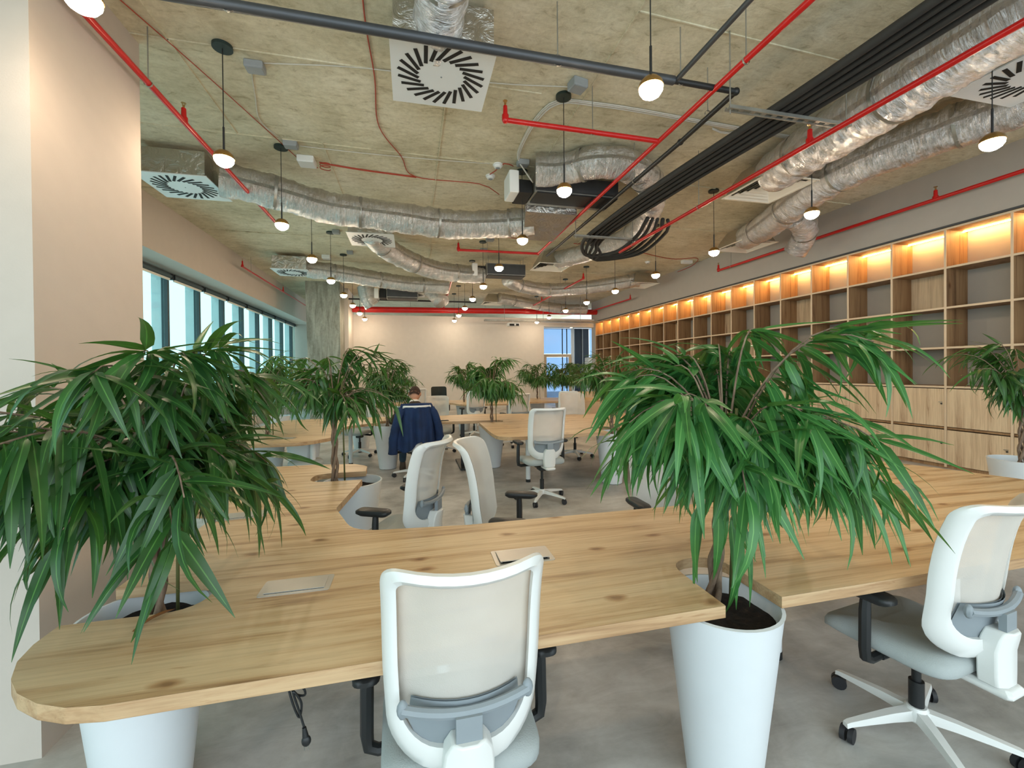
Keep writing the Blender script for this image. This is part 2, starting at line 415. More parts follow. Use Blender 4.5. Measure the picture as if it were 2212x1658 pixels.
# ---- bare concrete column and painted block at the far left
m = MB(); vs = [Vector((x, y, z)) for z, dx in ((0, .10), (HC, 0)) for x, y in ((-3.37+dx, 15.3), (-2.30, 15.3), (-2.30, 16.3), (-3.37+dx, 16.3))]
m.add(vs, [(3, 2, 1, 0), (4, 5, 6, 7), (0, 1, 5, 4), (1, 2, 6, 5), (2, 3, 7, 6), (3, 0, 4, 7)])
struct(m, 'concrete_column', 'column_concrete')
struct(MB().box(-3.3, -2.18, 16.4, YE+.3, 0, HC), 'wall_stub', 'wall_paint')
# ---- screen wall, head over the passage, hall beyond
mb = MB().box(-2.18, 5.60, YE, YE+.2, 0, 3.80).box(5.60, XR-.02, YE, YE+.2, 3.44, 3.80)
struct(mb, 'wall_back', 'wall_paint')
mb = MB().box(-5.2, 6.0, 24.0, 24.2, 0, HC).box(6.0, 13.6, 24.0, 24.2, 0, .3).box(8.6, 13.6, 17.6, 17.72, 0, HC)
struct(mb, 'wall_far', 'wall_paint')
struct(MB().box(8.6, 13.8, 17.6, 24.2, HC, HC+.25).box(9.4, 13.8, 17.6, 24.2, -.12, -.001), 'ceiling_passage', 'wall_paint')
struct(MB().box(5.0, 9.4, YE+.25, 21.5, 3.72, 3.8), 'soffit_passage', 'far_soffit')

# glazed office front seen through the passage
g = thing('glass_partition', 'blue glazed office partition with wooden door frame in the far passage', 'partition', (6.3, 20, 0))
MB().box(6.0, 7.72, 20.0, 20.02, 2.36, 3.6).build('transom_pane', 'blue_glass', g, world=True)
for x in (7.25, 7.48): MB().box(x, x+.045, 19.97, 19.995, .0, 3.6).build('mullion', 'frame_dark', g, world=True)
MB().box(7.74, 7.86, 19.93, 20.05, 0, 3.72).build('post', 'white_metal', g, world=True)
MB().box(6.3, 7.72, 19.95, 20.03, 2.2, 2.34).box(6.3, 6.44, 19.95, 20.03, 0, 2.2).box(7.6, 7.73, 19.95, 20.03, 0, 2.2).build('door_frame', 'laminate_tan', g, world=True)
MB().box(6.45, 7.59, 20.0, 20.02, 0, 2.19).build('door_pane', 'blue_glass', g, world=True)
for x, x1 in ((7.9, 8.28), (8.34, 8.66)):
    MB().box(x, x1, 19.95, 20.03, 0, 3.6).build('navy_panel', 'navy_panel', g, world=True)
MB().box(8.28, 8.33, 19.9, 20.0, 0, 3.6).build('post', 'grey_plastic', g, world=True)
MB().box(8.7, 9.1, 19.95, 20.0, 0, 3.6).build('side_pane', 'blue_glass', g, world=True)
MB().box(5.0, 9.6, 19.88, 20.05, 3.62, 3.72).build('head_rail', 'white_metal', g, world=True)
tag(MB().rbox(8.15, 8.75, 18.9, 19.3, 0, 2.15, .03).build('tall_cabinet', 'white_plastic'), 'pale tall cabinet standing in the far passage by the bookcase end', 'cabinet')

# ---------------------------------------------------------------- bookcase with lockers
bk = thing('wall_bookcase', 'long oak bookcase with lit top row and lockers along the right wall', 'bookcase', (XR, SH_Y0, 0))
T = .03
rows = [3.655, 3.065, 2.455, 1.845, 1.245]     # shelf heights (centre)
for i in range(SH_N+1):
    y = SH_Y0+i*SH_M
    u_ = MB().box(XR+.004, XB-.005, y-T/2, y+T/2, .02, 3.67).build('upright', 'shelf_wood', bk, world=True)
    MB().box(XR-.001, XR+.004, y-T/2, y+T/2, .02, 3.67).build('edge_band', 'shelf_edge', u_, world=True) if False else None
    MB().box(XR-.002, XR+.0035, y-T/2, y+T/2, .02, 3.67).build('edge_band', 'shelf_edge', bk, world=True)
bars = {}
for i in range(SH_N):
    ya, yb = SH_Y0+i*SH_M+T/2, SH_Y0+(i+1)*SH_M-T/2
    for j, z in enumerate(rows):
        if i == 0:
            bars[j] = (MB().box(XR+.004, XB-.005, 0, yb-ya, -T/2, T/2).build('shelf', 'shelf_wood', bk), MB().box(XR-.002, XR+.0035, 0, yb-ya, -T/2, T/2).build('edge_band', 'shelf_edge', bk))
        for o in bars[j]:
            c_ = o if i == 0 else o.copy()
            if i: C.objects.link(c_); c_.parent = bk
            c_.location = (-XR, ya-SH_Y0, z)
# oak backs in some cubbies (the others show the wall)
for (i, j) in [(4, 1), (5, 2), (7, 1), (9, 2), (10, 1), (9, 3), (12, 2), (13, 1), (14, 3), (11, 3), (15, 1), (16, 2), (17, 1), (18, 2), (12, 3), (7, 3)]:
    ya, yb = SH_Y0+(i-1)*SH_M+T/2, SH_Y0+i*SH_M-T/2
    MB().box(XB-.03, XB-.008, ya, yb, rows[j+1]+T/2, rows[j]-T/2).build('back_panel', 'locker_wood', bk, world=True)
# lockers
lock0 = None; door0 = None
MB().box(XR+.03, XB-.01, SH_Y0, SH_Y1, .0, .05).box(XR+.02, XB-.01, SH_Y0, SH_Y1, .60, .63).build('locker_carcass', 'shelf_wood', bk, world=True)
for i in range(SH_N):
    for j, z in enumerate((.055, .635)):
        h = .535 if j == 0 else .585
        if i == 0:
            d0 = MB().box(0, .018, .004, SH_M-T-.004, .004, h-.004).build('locker_door', 'locker_wood', bk)
            l0 = MB().cyl((-.012, .035, h*.60), (0, .035, h*.60), .011, n=12).build('lock', 'black_plastic', d0)
            tb = MB().box(-.014, -.002, .022, .07, h*.60+.022, h*.60+.028).build('pull_tab', 'galvanised', d0)
            lock0 = (lock0 or [])+[(d0, l0, tb)]
            d = d0
        else:
            s0, s1, s2 = lock0[j]; d = s0.copy(); C.objects.link(d); d.parent = bk
            for s_ in (s1, s2): q = s_.copy(); C.objects.link(q); q.parent = d
        d.location = (0.002, i*SH_M+T/2, z)
# LED strip under the top board
MB().box(XB-.10, XB-.085, SH_Y0+.05, SH_Y1-.05, 3.628, 3.636).build('led_strip', 'led_strip', bk, world=True)

# ---------------------------------------------------------------- desks
ZT, TH = .74, .042
def desk(label, pts, name='desk', seg=6):
    out = rounded(pts, seg); cx = sum(p[0] for p in out)/len(out); cy = sum(p[1] for p in out)/len(out)
    t_ = thing(name, label, 'desk', (cx, cy, 0))
    m = MB().prism([(x-cx, y-cy) for x, y in out], ZT-TH, ZT, sides=False); m.build('desktop', 'desk_wood', t_)
    n = len(out); e = MB(); ar = sum(out[i][0]*out[(i+1) % n][1]-out[(i+1) % n][0]*out[i][1] for i in range(n))
    vs = [(x-cx, y-cy, ZT-.0004) for x, y in out]+[(x-cx, y-cy, ZT-TH+.0004) for x, y in out]
    e.add(vs, [((i, i+n, (i+1) % n+n, (i+1) % n) if ar > 0 else ((i+1) % n, (i+1) % n+n, i+n, i)) for i in range(n)])
    e.build('edge_band', 'edge_wood', t_)
    return t_
def legs(t_, pts):
    for x, y in pts:
        l = MB().cyl((x, y, .04), (x, y, ZT-TH-.001), .032, n=18).build('leg', 'white_metal', t_, smooth=True, world=True, autos=40)
        MB().cyl((x, y, 0), (x, y, .04), .034, n=18).build('foot', 'black_plastic', l, smooth=True, autos=40, world=True)
        MB().box(x-.05, x+.05, y-.05, y+.05, ZT-TH-.012, ZT-TH-.002).build('leg_plate', 'black_plastic', t_, world=True)
A = [(-1.129, 1.60, .04), (-1.108, 1.515, .04), (-1.06, 1.43, .04), (-1.0, 1.365, .04), (-.92, 1.31, .04), (-.84, 1.276, .04), (-.75, 1.262, .04), (1.05, 1.268, 0), (1.05, 1.625, .12), (1.285, 1.625, .12), (1.285, 1.268, 0), (3.2, 1.275, 0), (4.3, 1.28, .12),
     (4.30, 2.15, .3), (4.13, 2.6, .3), (3.9, 3.05, .3), (3.55, 3.85, .5), (3.0, 3.75, .5), (2.72, 2.9, .5), (2.45, 2.28, .45), (1.9, 2.272, 0), (.3, 2.272, .1), (-.30, 2.33, .22), (-.45, 2.75, .15),
     (-.372, 3.44, 0), (-.76, 3.44, .13), (-.76, 3.72, .13), (-.372, 3.72, 0), (-.38, 3.92, .1), (-.50, 4.04, .12), (-.85, 4.10, .1), (-1.58, 4.12, .2), (-1.58, 3.2, .1), (-1.44, 2.94, .1), (-1.10, 2.88, .20), (-1.108, 1.937, 0), (-.73, 1.937, .12), (-.73, 1.698, .12), (-1.13, 1.698, 0)]
dA = desk('large organic oak desktop in the foreground with planters set in its notches', A)
legs(dA, [(1.90, 1.92), (3.0, 1.8), (-.62, 3.92), (4.0, 1.7), (.14, 2.15)])
MB().box(-.62, -.28, 2.45, 3.3, .10, .11).build('cable_tray', 'white_metal', dA, world=True) if False else None
Bp = [(1.02, 5.60, .2), (1.04, 5.12, .35), (2.0, 5.16, 0), (2.53, 5.17, 0), (2.53, 5.68, .13), (2.85, 5.68, .13), (2.85, 5.18, 0), (4.6, 5.2, .3), (4.95, 6.2, .4), (4.7, 7.2, .4), (3.4, 7.42, .3), (2.7, 7.45, .4), (2.1, 7.85, .4), (1.2, 8.10, .4),
      (0.2, 7.93, .4), (-.6, 8.12, .3), (-2.1, 8.12, .3), (-2.25, 7.3, .3), (-2.42, 6.5, .2), (-2.40, 6.33, 0), (-1.85, 6.33, .1), (-1.85, 6.1, .1), (-2.4, 6.1, 0), (-2.3, 5.50, .4), (-1.25, 5.44, .35), (-.97, 5.75, .3), (-.98, 6.9, .4), (-.6, 7.16, .3), (-.5, 7.12, 0), (-.5, 7.45, .1), (-.26, 7.45, .1), (-.26, 7.1, 0), (1.04, 6.96, 0), (1.45, 6.96, .1), (1.45, 6.72, .1), (1.04, 6.72, 0)]
dB = desk('second organic oak desk where the seated man works', Bp)
legs(dB, [(1.58, 5.78), (-1.2, 5.75), (3.4, 6.9), (2.2, 6.9), (4.5, 5.6), (-1.0, 7.6)])
l_ = MB().box(.78, .84, 6.98, 7.04, .03, ZT-TH-.001).box(.74, .88, 6.7, 7.5, 0, .03).build('steel_leg', 'black_plastic', dB, world=True)
Dp = [(1.2, 10.4, .3), (2.5, 10.35, .3), (3.0, 10.7, .3), (5.0, 10.6, .4), (5.2, 12.0, .4), (3.5, 12.3, .4), (1.5, 12.1, .4), (-.3, 12.0, .3), (-2.4, 12.1, .3), (-2.6, 11.0, .3), (-1.0, 11.0, .3), (1.0, 11.1, .2)]
dD = desk('third oak desk far back in front of the white screen wall', Dp)
legs(dD, [(1.6, 10.9), (2.6, 11.6), (4.6, 11.2), (-.6, 11.6), (-2.2, 11.6)])
tag(MB().box(5.15, 6.35, 12.2, 13.0, 0, .86).build('low_cabinet', 'laminate_tan'), 'pale oak box cabinet between the far desk and the bookcase', 'cabinet')

# ---------------------------------------------------------------- task chair
def smooth_loop(w, h, r, n=6):
    """rounded rectangle outline centred at 0, (x, z); r = corner radii bottom/top"""
    rb, rt = r; pts = []
    for (cx_, cz_, rr, a0) in ((w/2-rb, -h/2+rb, rb, -pi/2), (w/2-rt, h/2-rt, rt, 0), (-w/2+rt, h/2-rt, rt, pi/2), (-w/2+rb, -h/2+rb, rb, pi)):
        arc = [(cx_+rr*cos(a0+pi/2*k/n), cz_+rr*sin(a0+pi/2*k/n)) for k in range(n+1)]
        if pts:
            p = pts[-1]; pts += [(p[0]+(arc[0][0]-p[0])*k/8, p[1]+(arc[0][1]-p[1])*k/8) for k in range(1, 8)]
        pts += arc
    p = pts[-1]; q = pts[0]; pts += [(p[0]+(q[0]-p[0])*k/8, p[1]+(q[1]-p[1])*k/8) for k in range(1, 8)]
    return pts
def backwarp(x, z):
    """depth (y) of the back at local x, z: concave for the sitter, top edge leaning away"""
    t_ = (z-.78)/.28
    return -.26+2.1*x*x-.035*t_-.03*max(0, t_)**3+.02*max(0, -t_-.2)
def make_chair(name, label, black=False):
    fm = 'black_plastic' if black else 'white_plastic'
    ms = 'mesh_black' if black else 'chair_mesh'; sf = 'mesh_black' if black else 'seat_fabric'
    t_ = thing(name, label, 'chair')
    W, Hh, zc = .455, .60, .80
    # back frame ring
    def taper(pts): return [(x*(1-.10*((zc-z0)/.3 if False else 0)-.06*max(0, (-z0)/.3)), z0) for x, z0 in pts]
    O = taper(smooth_loop(W, Hh, (.13, .055), 7)); I = taper(smooth_loop(W-.085, Hh-.115, (.10, .03), 7)); I = [(x, z+.022) for x, z in I]
    Mx = [((a[0]*.45+b_[0]*.55), (a[1]*.45+b_[1]*.55)) for a, b_ in zip(O, I)]
    m = MB(); n = len(O); L = []
    for pts, dy, sc_ in ((O, .012, 1), (O, -.006, 1.0), (Mx, -.024, 1), (I, -.012, 1), (I, .012, 1)):
        L.append([Vector((x*sc_, backwarp(x, z+zc)+dy, z+zc)) for x, z in pts])
    vs = [p for l in L for p in l]; fs = []
    for k in range(5):
        kk = (k+1) % 5
        for i in range(n): j = (i+1) % n; fs.append((k*n+i, kk*n+i, kk*n+j, k*n+j))
    m.add(vs, fs); m.build('back_frame', fm, t_, smooth=True, autos=50)
    # mesh panel (front upholstery wraps the frame)
    m = MB(); nu, nv = 14, 12; idx = []
    for a in range(nv+1):
        for b_ in range(nu+1):
            v_ = a/nv*2-1; u_ = b_/nu*2-1
            # squircle mapping to stay inside the rounded frame
            x = u_*(W/2-.004); z = v_*(Hh/2-.004)
            rr = .125 if z < 0 else .05
            ex = max(0, abs(x)-(W/2-rr)); ez = max(0, abs(z)-(Hh/2-rr)); d = sqrt(ex*ex+ez*ez)
            if d > rr-.004:
                k = (rr-.004)/d; x = math.copysign(min(abs(x), W/2-rr)+ex*k, x); z = math.copysign(min(abs(z), Hh/2-rr)+ez*k, z)
            x *= 1-.06*max(0, -z/.3)
            m.v.append((x, backwarp(x, z+zc)+.018, z+zc))
    for a in range(nv):
        for b_ in range(nu): i = a*(nu+1)+b_; m.f.append((i, i+1, i+nu+2, i+nu+1))
    m.build('back_mesh', ms, t_, smooth=True)
    # lumbar support: pad in front, yoke bar behind
    if True:
        m = MB(); nn = 10; vs = []
        for dy in (.004, .011):
            for q in range(nn+1):
                u_ = q/nn*2-1
                for zz, hw in ((.565, .125), (.64, .160), (.715, .150)): vs.append(Vector((u_*hw, backwarp(u_*hw, zz)+dy, zz)))
        k3 = (nn+1)*3
        for q in range(nn):
            for r_ in (0, 1):
                a = q*3+r_; m.f.append((a, a+3, a+4, a+1)); m.f.append((a+1+k3, a+4+k3, a+3+k3, a+k3))
        m.v = [tuple(p) for p in vs]
        lp = m.build('lumbar_pad', 'grey_plastic', t_, smooth=True)
        m = MB(); P = [Vector((x, backwarp(0, .68)-.012+.75*x*x, .69+.6*x*x)) for x in [-.172+.344*k/10 for k in range(11)]]
        m.tube(P, .014, 8); m.box(-.035, .035, backwarp(0, .7)-.03, backwarp(0, .7)-.008, .60, .69)
        for s_ in (-1, 1): m.ball((s_*.172, backwarp(0, .68)+.012, .708), .016, .014, .026, 8, 6)
        m.build('lumbar_yoke', 'grey_plastic', t_, smooth=True, autos=40)
    # spine bracket
    m = MB(); yb = backwarp(0, .6)
    prof = [(.062, .42), (.068, .46), (.070, .55), (.064, .595), (.045, .625)]
    vs = []; 
    for (hw, z) in prof:
        yy = backwarp(0, max(z, .55)); vs += [Vector((-hw, yy+.01, z)), Vector((-hw, yy-.045, z)), Vector((-hw*.45, yy-.062, z)), Vector((hw*.45, yy-.062, z)), Vector((hw, yy-.045, z)), Vector((hw, yy+.01, z))]
    fs = []
    for k in range(4):
        for i in range(6): j = (i+1) % 6; fs.append((k*6+i, k*6+6+i, k*6+6+j, k*6+j))
    fs += [tuple(range(6)), tuple(range(29, 23, -1))]
    m.add(vs, fs); m.build('spine', fm, t_, smooth=True, autos=35, bevel=.006)
    m = MB(); m.rbox(-.058, .058, -.30, -.06, .385, .42, .012); m.build('spine_arm', fm, t_, bevel=.004)
    # seat
    m = MB(); out = rounded([(-.235, -.20, .10), (.235, -.20, .10), (.25, .26, .12), (-.25, .26, .12)], 6); n = len(out)
    L = []
    for k, (s_, z) in enumerate(((.93, .425), (1.0, .44), (1.0, .465), (.96, .485), (.80, .495), (.4, .49))):
        L.append([Vector((x*s_, (y-.03)*s_+.03, z-.035*max(0, (y-.16)/.1)**2*(1 if z > .43 else .6))) for x, y in out])
    vs = [p for l in L for p in l]; fs = [tuple(range(n-1, -1, -1))]
    for k in range(5):
        for i in range(n): j = (i+1) % n; fs.append((k*n+i, k*n+j, k*n+n+j, k*n+n+i))
    fs.append(tuple(5*n+i for i in range(n)))
    m.add(vs, fs); m.build('seat', sf, t_, smooth=True, autos=60)
    m = MB().rbox(-.13, .13, -.12, .16, .385, .424, .02).rbox(-.05, .05, -.06, .06, .33, .39, .01)
    m.cyl((-.2, .02, .395), (-.12, .02, .395), .012, n=8).cyl((.12, .06, .395), (.25, .06, .40), .010, n=8)
    m.build('tilt_mechanism', 'black_plastic', t_, bevel=.003)
    # armrests
    for s_ in (-1, 1):
        pl = [(.10, .03, .40), (.255, .03, .395), (.285, .03, .41), (.29, .03, .45), (.288, .03, .60), (.283, .03, .66)]
        a_ = MB().tube([Vector((s_*x, y, z)) for x, y, z in pl], .018, 8, rad=[.016, .018, .02, .021, .021, .018]).build('armrest', 'black_plastic', t_, smooth=True, autos=40)
        out = rounded([(-.04, -.10, .035), (.04, -.10, .035), (.045, .13, .04), (-.045, .13, .04)], 4); k = len(out)
        m = MB(); vs = [Vector((s_*.283+x*q, y*q+.03, z)) for z, q in ((.655, .8), (.668, 1), (.682, 1), (.69, .9)) for x, y in out]; fs = [tuple(range(k-1, -1, -1)), tuple(3*k+i for i in range(k))]
        for r_ in range(3):
            for i in range(k): j = (i+1) % k; fs.append((r_*k+i, r_*k+j, r_*k+k+j, r_*k+k+i))
        m.add(vs, fs); m.build('arm_pad', 'black_plastic', a_, smooth=True, autos=50)
    # column and base stay on the floor when the seat is raised
    m = MB().cyl((0, 0, .13), (0, 0, .25), .026, n=14).cyl((0, 0, .25), (0, 0, .345), .016, n=14); m.build('gas_lift', 'black_plastic', t_, smooth=True, autos=40)
    m = MB(); m.lathe([(.036, .075), (.045, .085), (.045, .115), (.034, .135)], 16)
    for k in range(5):
        a = 2*pi*k/5+pi/2; R_ = Matrix.Rotation(a, 4, 'Z')
        sec = [(.02, .024, .085, .125), (.12, .021, .082, .115), (.22, .018, .074, .098), (.30, .015, .066, .084), (.315, .013, .06, .078)]
        vs = []; fs = []
        for (x, hw, z0, z1) in sec: vs += [Vector((x, -hw, z0)), Vector((x, -hw*.75, z1)), Vector((x, hw*.75, z1)), Vector((x, hw, z0))]
        for q in range(4):
            for i in range(4): j = (i+1) % 4; fs.append((q*4+i, q*4+4+i, q*4+4+j, q*4+j))
        fs += [(0, 1, 2, 3), (19, 18, 17, 16)]
        m.add([R_ @ p for p in vs], [tuple(reversed(f)) for f in fs])
    bs = m.build('base', 'black_plastic' if black else 'white_plastic', t_, smooth=True, autos=40)
    for k in range(5):
        a = 2*pi*k/5+pi/2; p = Vector((.305*cos(a), .305*sin(a), 0)); sd = Vector((-sin(a+.6), cos(a+.6), 0))
        m = MB()
        for s_ in (-1, 1): c_ = p+sd*.014*s_+Vector((0, 0, .03)); m.cyl(c_-sd*.009, c_+sd*.009, .03, n=14)
        m.cyl(p+Vector((0, 0, .045)), p+Vector((0, 0, .072)), .009, n=8)
        m.build('caster', 'dark_rubber', t_, smooth=True, autos=40)
    return t_
CH = {}
def chair(x, y, deg, label, dz=0, black=False, group='white mesh office chairs around the desks'):
    if black not in CH:
        CH[black] = make_chair('office_chair', label, black); t_ = CH[black]
    else: t_ = copy_tree(CH[black])
    t_['label'] = label; t_['category'] = 'chair'; t_['group'] = group if not black else 'black office chairs'
    t_.location = (x, y, 0); t_.rotation_euler = (0, 0, radians(deg))
    if dz or t_ is not CH[black]:
        for ch in t_.children:
            nm = ch.name.split('.')[0]
            if nm in ('base', 'caster'): continue
            ch.location.z = dz if nm != 'gas_lift' else min(dz, 0)*.5
    return t_
chair(.14, 1.40, 0, 'white mesh office chair in the foreground centre, pushed under the near desk', -.045)
chair(2.06, 1.36, 8, 'white mesh office chair at the right edge, its whole star base in view', -.02)
chair(-.07, 3.03, 63, 'white mesh office chair seen from behind, turned left inside the near desk', .01)
chair(.60, 2.68, -112, 'white mesh office chair turned side-on so its beige backrest front shows', .01)
chair(1.73, 2.60, 180, 'white mesh office chair facing the camera, half hidden by the foreground plant', .0)
chair(1.52, 4.93, 4, 'white mesh office chair standing free in the middle at the second desk', .03)
chair(.04, 6.50, 8, 'white office chair under the seated man, its back covered by a jacket', -.02)
chair(2.85, 7.22, 172, 'white office chair behind the second desk, its star base showing underneath', .04)
chair(2.12, 8.62, 6, 'white office chair beyond the second desk between two plants', .0)
chair(.12, 10.55, 5, "white office chair with tall back just behind the seated man's head", .06)
chair(.80, 12.75, 180, 'black mesh office chair by the white screen wall', 0, True)
chair(.50, 8.35, 182, 'white office chair directly opposite the seated man', -.03)
chair(-.95, 8.45, 150, 'white office chair base standing left of the tall planter by the waste bin', 0)
chair(1.45, 10.15, 10, 'white office chair tucked at the third desk behind the central plant', 0)
chair(3.55, 9.5, -8, 'white office chair to the right behind the middle chair, near the low cabinet', -.02)

# ---------------------------------------------------------------- plants
random.seed(7)
def leaf_mesh(L=1.0, W=.14, droop=.3, nseg=7, fold=.25):
    V = []; Fc = []; U = []
    for i in range(nseg+1):
        x = i/nseg; w_ = W*.5*(min(1, x/.16)**.7)*(1-((x-.16)/.84)**1.9 if x > .16 else 1)
        if i == nseg: w_ = .002
        ang = droop*1.6*x
        px = (sin(ang)/(droop*1.6)) if droop > 0 else x; pz = -(1-cos(ang))/(droop*1.6) if droop > 0 else 0
        for s_ in (-1, 0, 1):
            V.append((px, s_*w_, pz+abs(s_)*w_*fold)); U.append((x, .5+.5*s_))
    for i in range(nseg):
        for k in (0, 1): a = i*3+k; Fc.append((a, a+3, a+4, a+1))
    return V, Fc, U
LEAFV = [leaf_mesh(droop=d, W=w_) for d, w_ in ((.15, .115), (.4, .13), (.7, .115), (1.0, .12))]
def leaf_data(name, mat, k):
    m = MB(); V, Fc, U = LEAFV[k]; m.add(V, Fc, U); o = m.build(name, mat, None, smooth=True); me = o.data; bpy.data.objects.remove(o); return me
LEAFM = {mat: [leaf_data('leaf', mat, k) for k in range(4)] for mat in ('leaf_green', 'leaf_bright')}
def crown(rng, R, zt, zb, z0, nb, nl, lean=(0, 0), Ls=(.2, .3), up=.15, sx=1.0):
    """branches and leaf matrices of a drooping mop-headed ficus"""
    br, lf = [], []
    for i in range(nb):
        ph = 2*pi*(i*.618+rng.random()*.2); k = .35+.65*rng.random()**.7; fr = .10+.80*((i*.37+rng.random()*.25) % 1)
        Rr = R*k*sqrt(max(.25, 1-(fr-.42)**2*1.9)); e = Vector((cos(ph)*Rr*sx+lean[0]*k, sin(ph)*Rr+lean[1]*k, zb+(zt-zb)*fr))
        top = max(e.z+.06, z0+(zt-z0)*(.30+.55*fr)) if fr < .6 else min(zt-.02, e.z+.10)
        mid = Vector((e.x*.45, e.y*.45, top+.05))
        s_ = Vector((0, 0, z0+rng.random()*.12)); P = []
        for q in range(9):
            t_ = q/8; P.append(s_*(1-t_)**2+mid*2*t_*(1-t_)+e*t_*t_)
        br.append(P)
    for j in range(nl):
        P = br[j % nb]; t_ = .14+.86*(((j//nb)+rng.random())/(nl/nb))
        t_ = min(t_, .999); q = t_*8; a = int(q); p = P[a].lerp(P[a+1], q-a); tg = (P[a+1]-P[a]).normalized()
        az = atan2(tg.y, tg.x)+rng.choice((-1, 1))*rng.uniform(.15, 1.15)
        hgt = (p.z-zb)/(zt-zb)
        el = radians(rng.uniform(-75, -20)+75*max(0, hgt-.40)) if rng.random() > up else radians(rng.uniform(-10, 45))
        d = Vector((cos(az)*cos(el), sin(az)*cos(el), sin(el))); roll = rng.uniform(-.6, .6)
        zz = (Vector((0, 0, 1))-d*d.z).normalized(); yy = zz.cross(d); zz = zz*cos(roll)+yy*sin(roll); yy = zz.cross(d)
        L = rng.uniform(*Ls); kd = 0 if el < radians(-55) else rng.choice((0, 1, 1, 2, 2, 3))
        Mx = Matrix(((d.x*L, yy.x*L, zz.x*L, p.x), (d.y*L, yy.y*L, zz.y*L, p.y), (d.z*L, yy.z*L, zz.z*L, p.z), (0, 0, 0, 1)))
        lf.append((Mx, kd))
    return br, lf
def pot(t_, rt=.225, rb=.135, h=.70, mat='pot_white'):
    MB().lathe([(rb*.9, 0), (rb, .008), (rt-.004, h-.01), (rt, h), (rt-.012, h+.002), (rt-.016, h-.01), (rt-.035, h-.16)], 40).build('planter_pot', mat, t_, smooth=True, autos=35)
    m = MB(); n = 28; vs = [Vector((0, 0, h-.055))]; 
    for r_ in range(1, 6):
        for k in range(n): a = 2*pi*k/n; rr = (rt-.02)*r_/5; vs.append(Vector((rr*cos(a), rr*sin(a), h-.062+.018*noise.noise(Vector((rr*cos(a)*14, rr*sin(a)*14, h)))+.008*noise.noise(Vector((rr*cos(a)*50, rr*sin(a)*50, 3))))))
    fs = [(0, 1+k, 1+(k+1) % n) for k in range(n)]
    for r_ in range(4):
        for k in range(n): a = 1+r_*n+k; b_ = 1+r_*n+(k+1) % n; fs.append((a, a+n, b_+n, b_))
    m.add(vs, fs); m.build('soil', 'soil', t_, smooth=True)
def trunk(t_, off, zs, zt, r_=.0115, lean=(0, 0), cane=True):
    for k in range(3):
        P = []
        for q in range(25):
            u_ = q/24; z = zs-.03+(zt-zs+.03)*u_; a = 2*pi*k/3+u_*7.5; R_ = .014*(1.45-.6*u_)+.004*sin(u_*22)
            P.append((off[0]+lean[0]*u_+R_*cos(a), off[1]+lean[1]*u_+R_*sin(a), z))
        MB().tube(P, r_, 8, rad=[r_*(1.1-.35*q/24) for q in range(25)]).build('stem', 'bark', t_, smooth=True)
    if cane: MB().cyl((off[0]+.075, off[1]-.01, zs-.03), (off[0]+.06+lean[0], off[1]+lean[1], zt+.25), .006, n=8).build('support_cane', 'cane_green', t_, smooth=True)
def plant(x, y, label, seed, R=.5, zt=1.76, zb=.98, z0=1.0, nb=20, nl=260, lean=(0, 0), Ls=(.2, .3), objs=True, mat='leaf_green', off=(0, 0), up=.15, sx=1.0, tl=(0, 0), potr=(.225, .135, .70), rz=0, g='planters with drooping ficus trees', extra=0):
    t_ = thing('potted_ficus', label, 'plant', (x, y, 0), 0, g)
    pot(t_, *potr); trunk(t_, off, potr[2]-.05, z0+.05, lean=tl)
    rng = random.Random(seed); br, lf = crown(rng, R, zt, zb, z0, nb, nl+extra, lean, Ls, up, sx)
    D = Vector((off[0]+tl[0], off[1]+tl[1], 0))
    for P in br:
        MB().tube([p+D for p in P], .006, 5, rad=[.0055-.0035*q/8 for q in range(9)]).build('branch', 'bark', t_, smooth=True)
    T_ = Matrix.Translation(D)
    if objs:
        rng.shuffle(lf)
        for Mx, kd in lf[:nl]:
            o = bpy.data.objects.new('leaf', LEAFM[mat][kd]); C.objects.link(o); o.parent = t_; o.matrix_local = T_ @ Mx
        lf = lf[nl:]
    if lf:
        m = MB()
        for Mx, kd in lf:
            V, Fc, U = LEAFV[kd]; MM = T_ @ Mx; m.add([MM @ Vector(v) for v in V], Fc, U)
        tag(m.build('foliage', mat, t_, smooth=True), kind='stuff')
    return t_
plant(-.955, 1.82, 'nearest left potted ficus, leaning over the rounded desk end beside the painted pillar', 11, R=.58, zt=1.72, zb=.96, z0=1.08, nb=34, nl=290, lean=(-.12, -.06), Ls=(.22, .34), off=(.03, .01), tl=(.02, 0), sx=1.05, up=.2, potr=(.205, .13, .69), extra=800)
fg = plant(1.13, 1.385, 'large bright green potted ficus in the foreground, in the front notch of the desk', 23, R=.50, zt=1.82, zb=.96, z0=1.10, nb=34, nl=282, lean=(.10, .0), Ls=(.24, .36), mat='leaf_bright', tl=(.06, 0), off=(.02, .08), up=.13, sx=1.15, potr=(.205, .125, .69), extra=850)
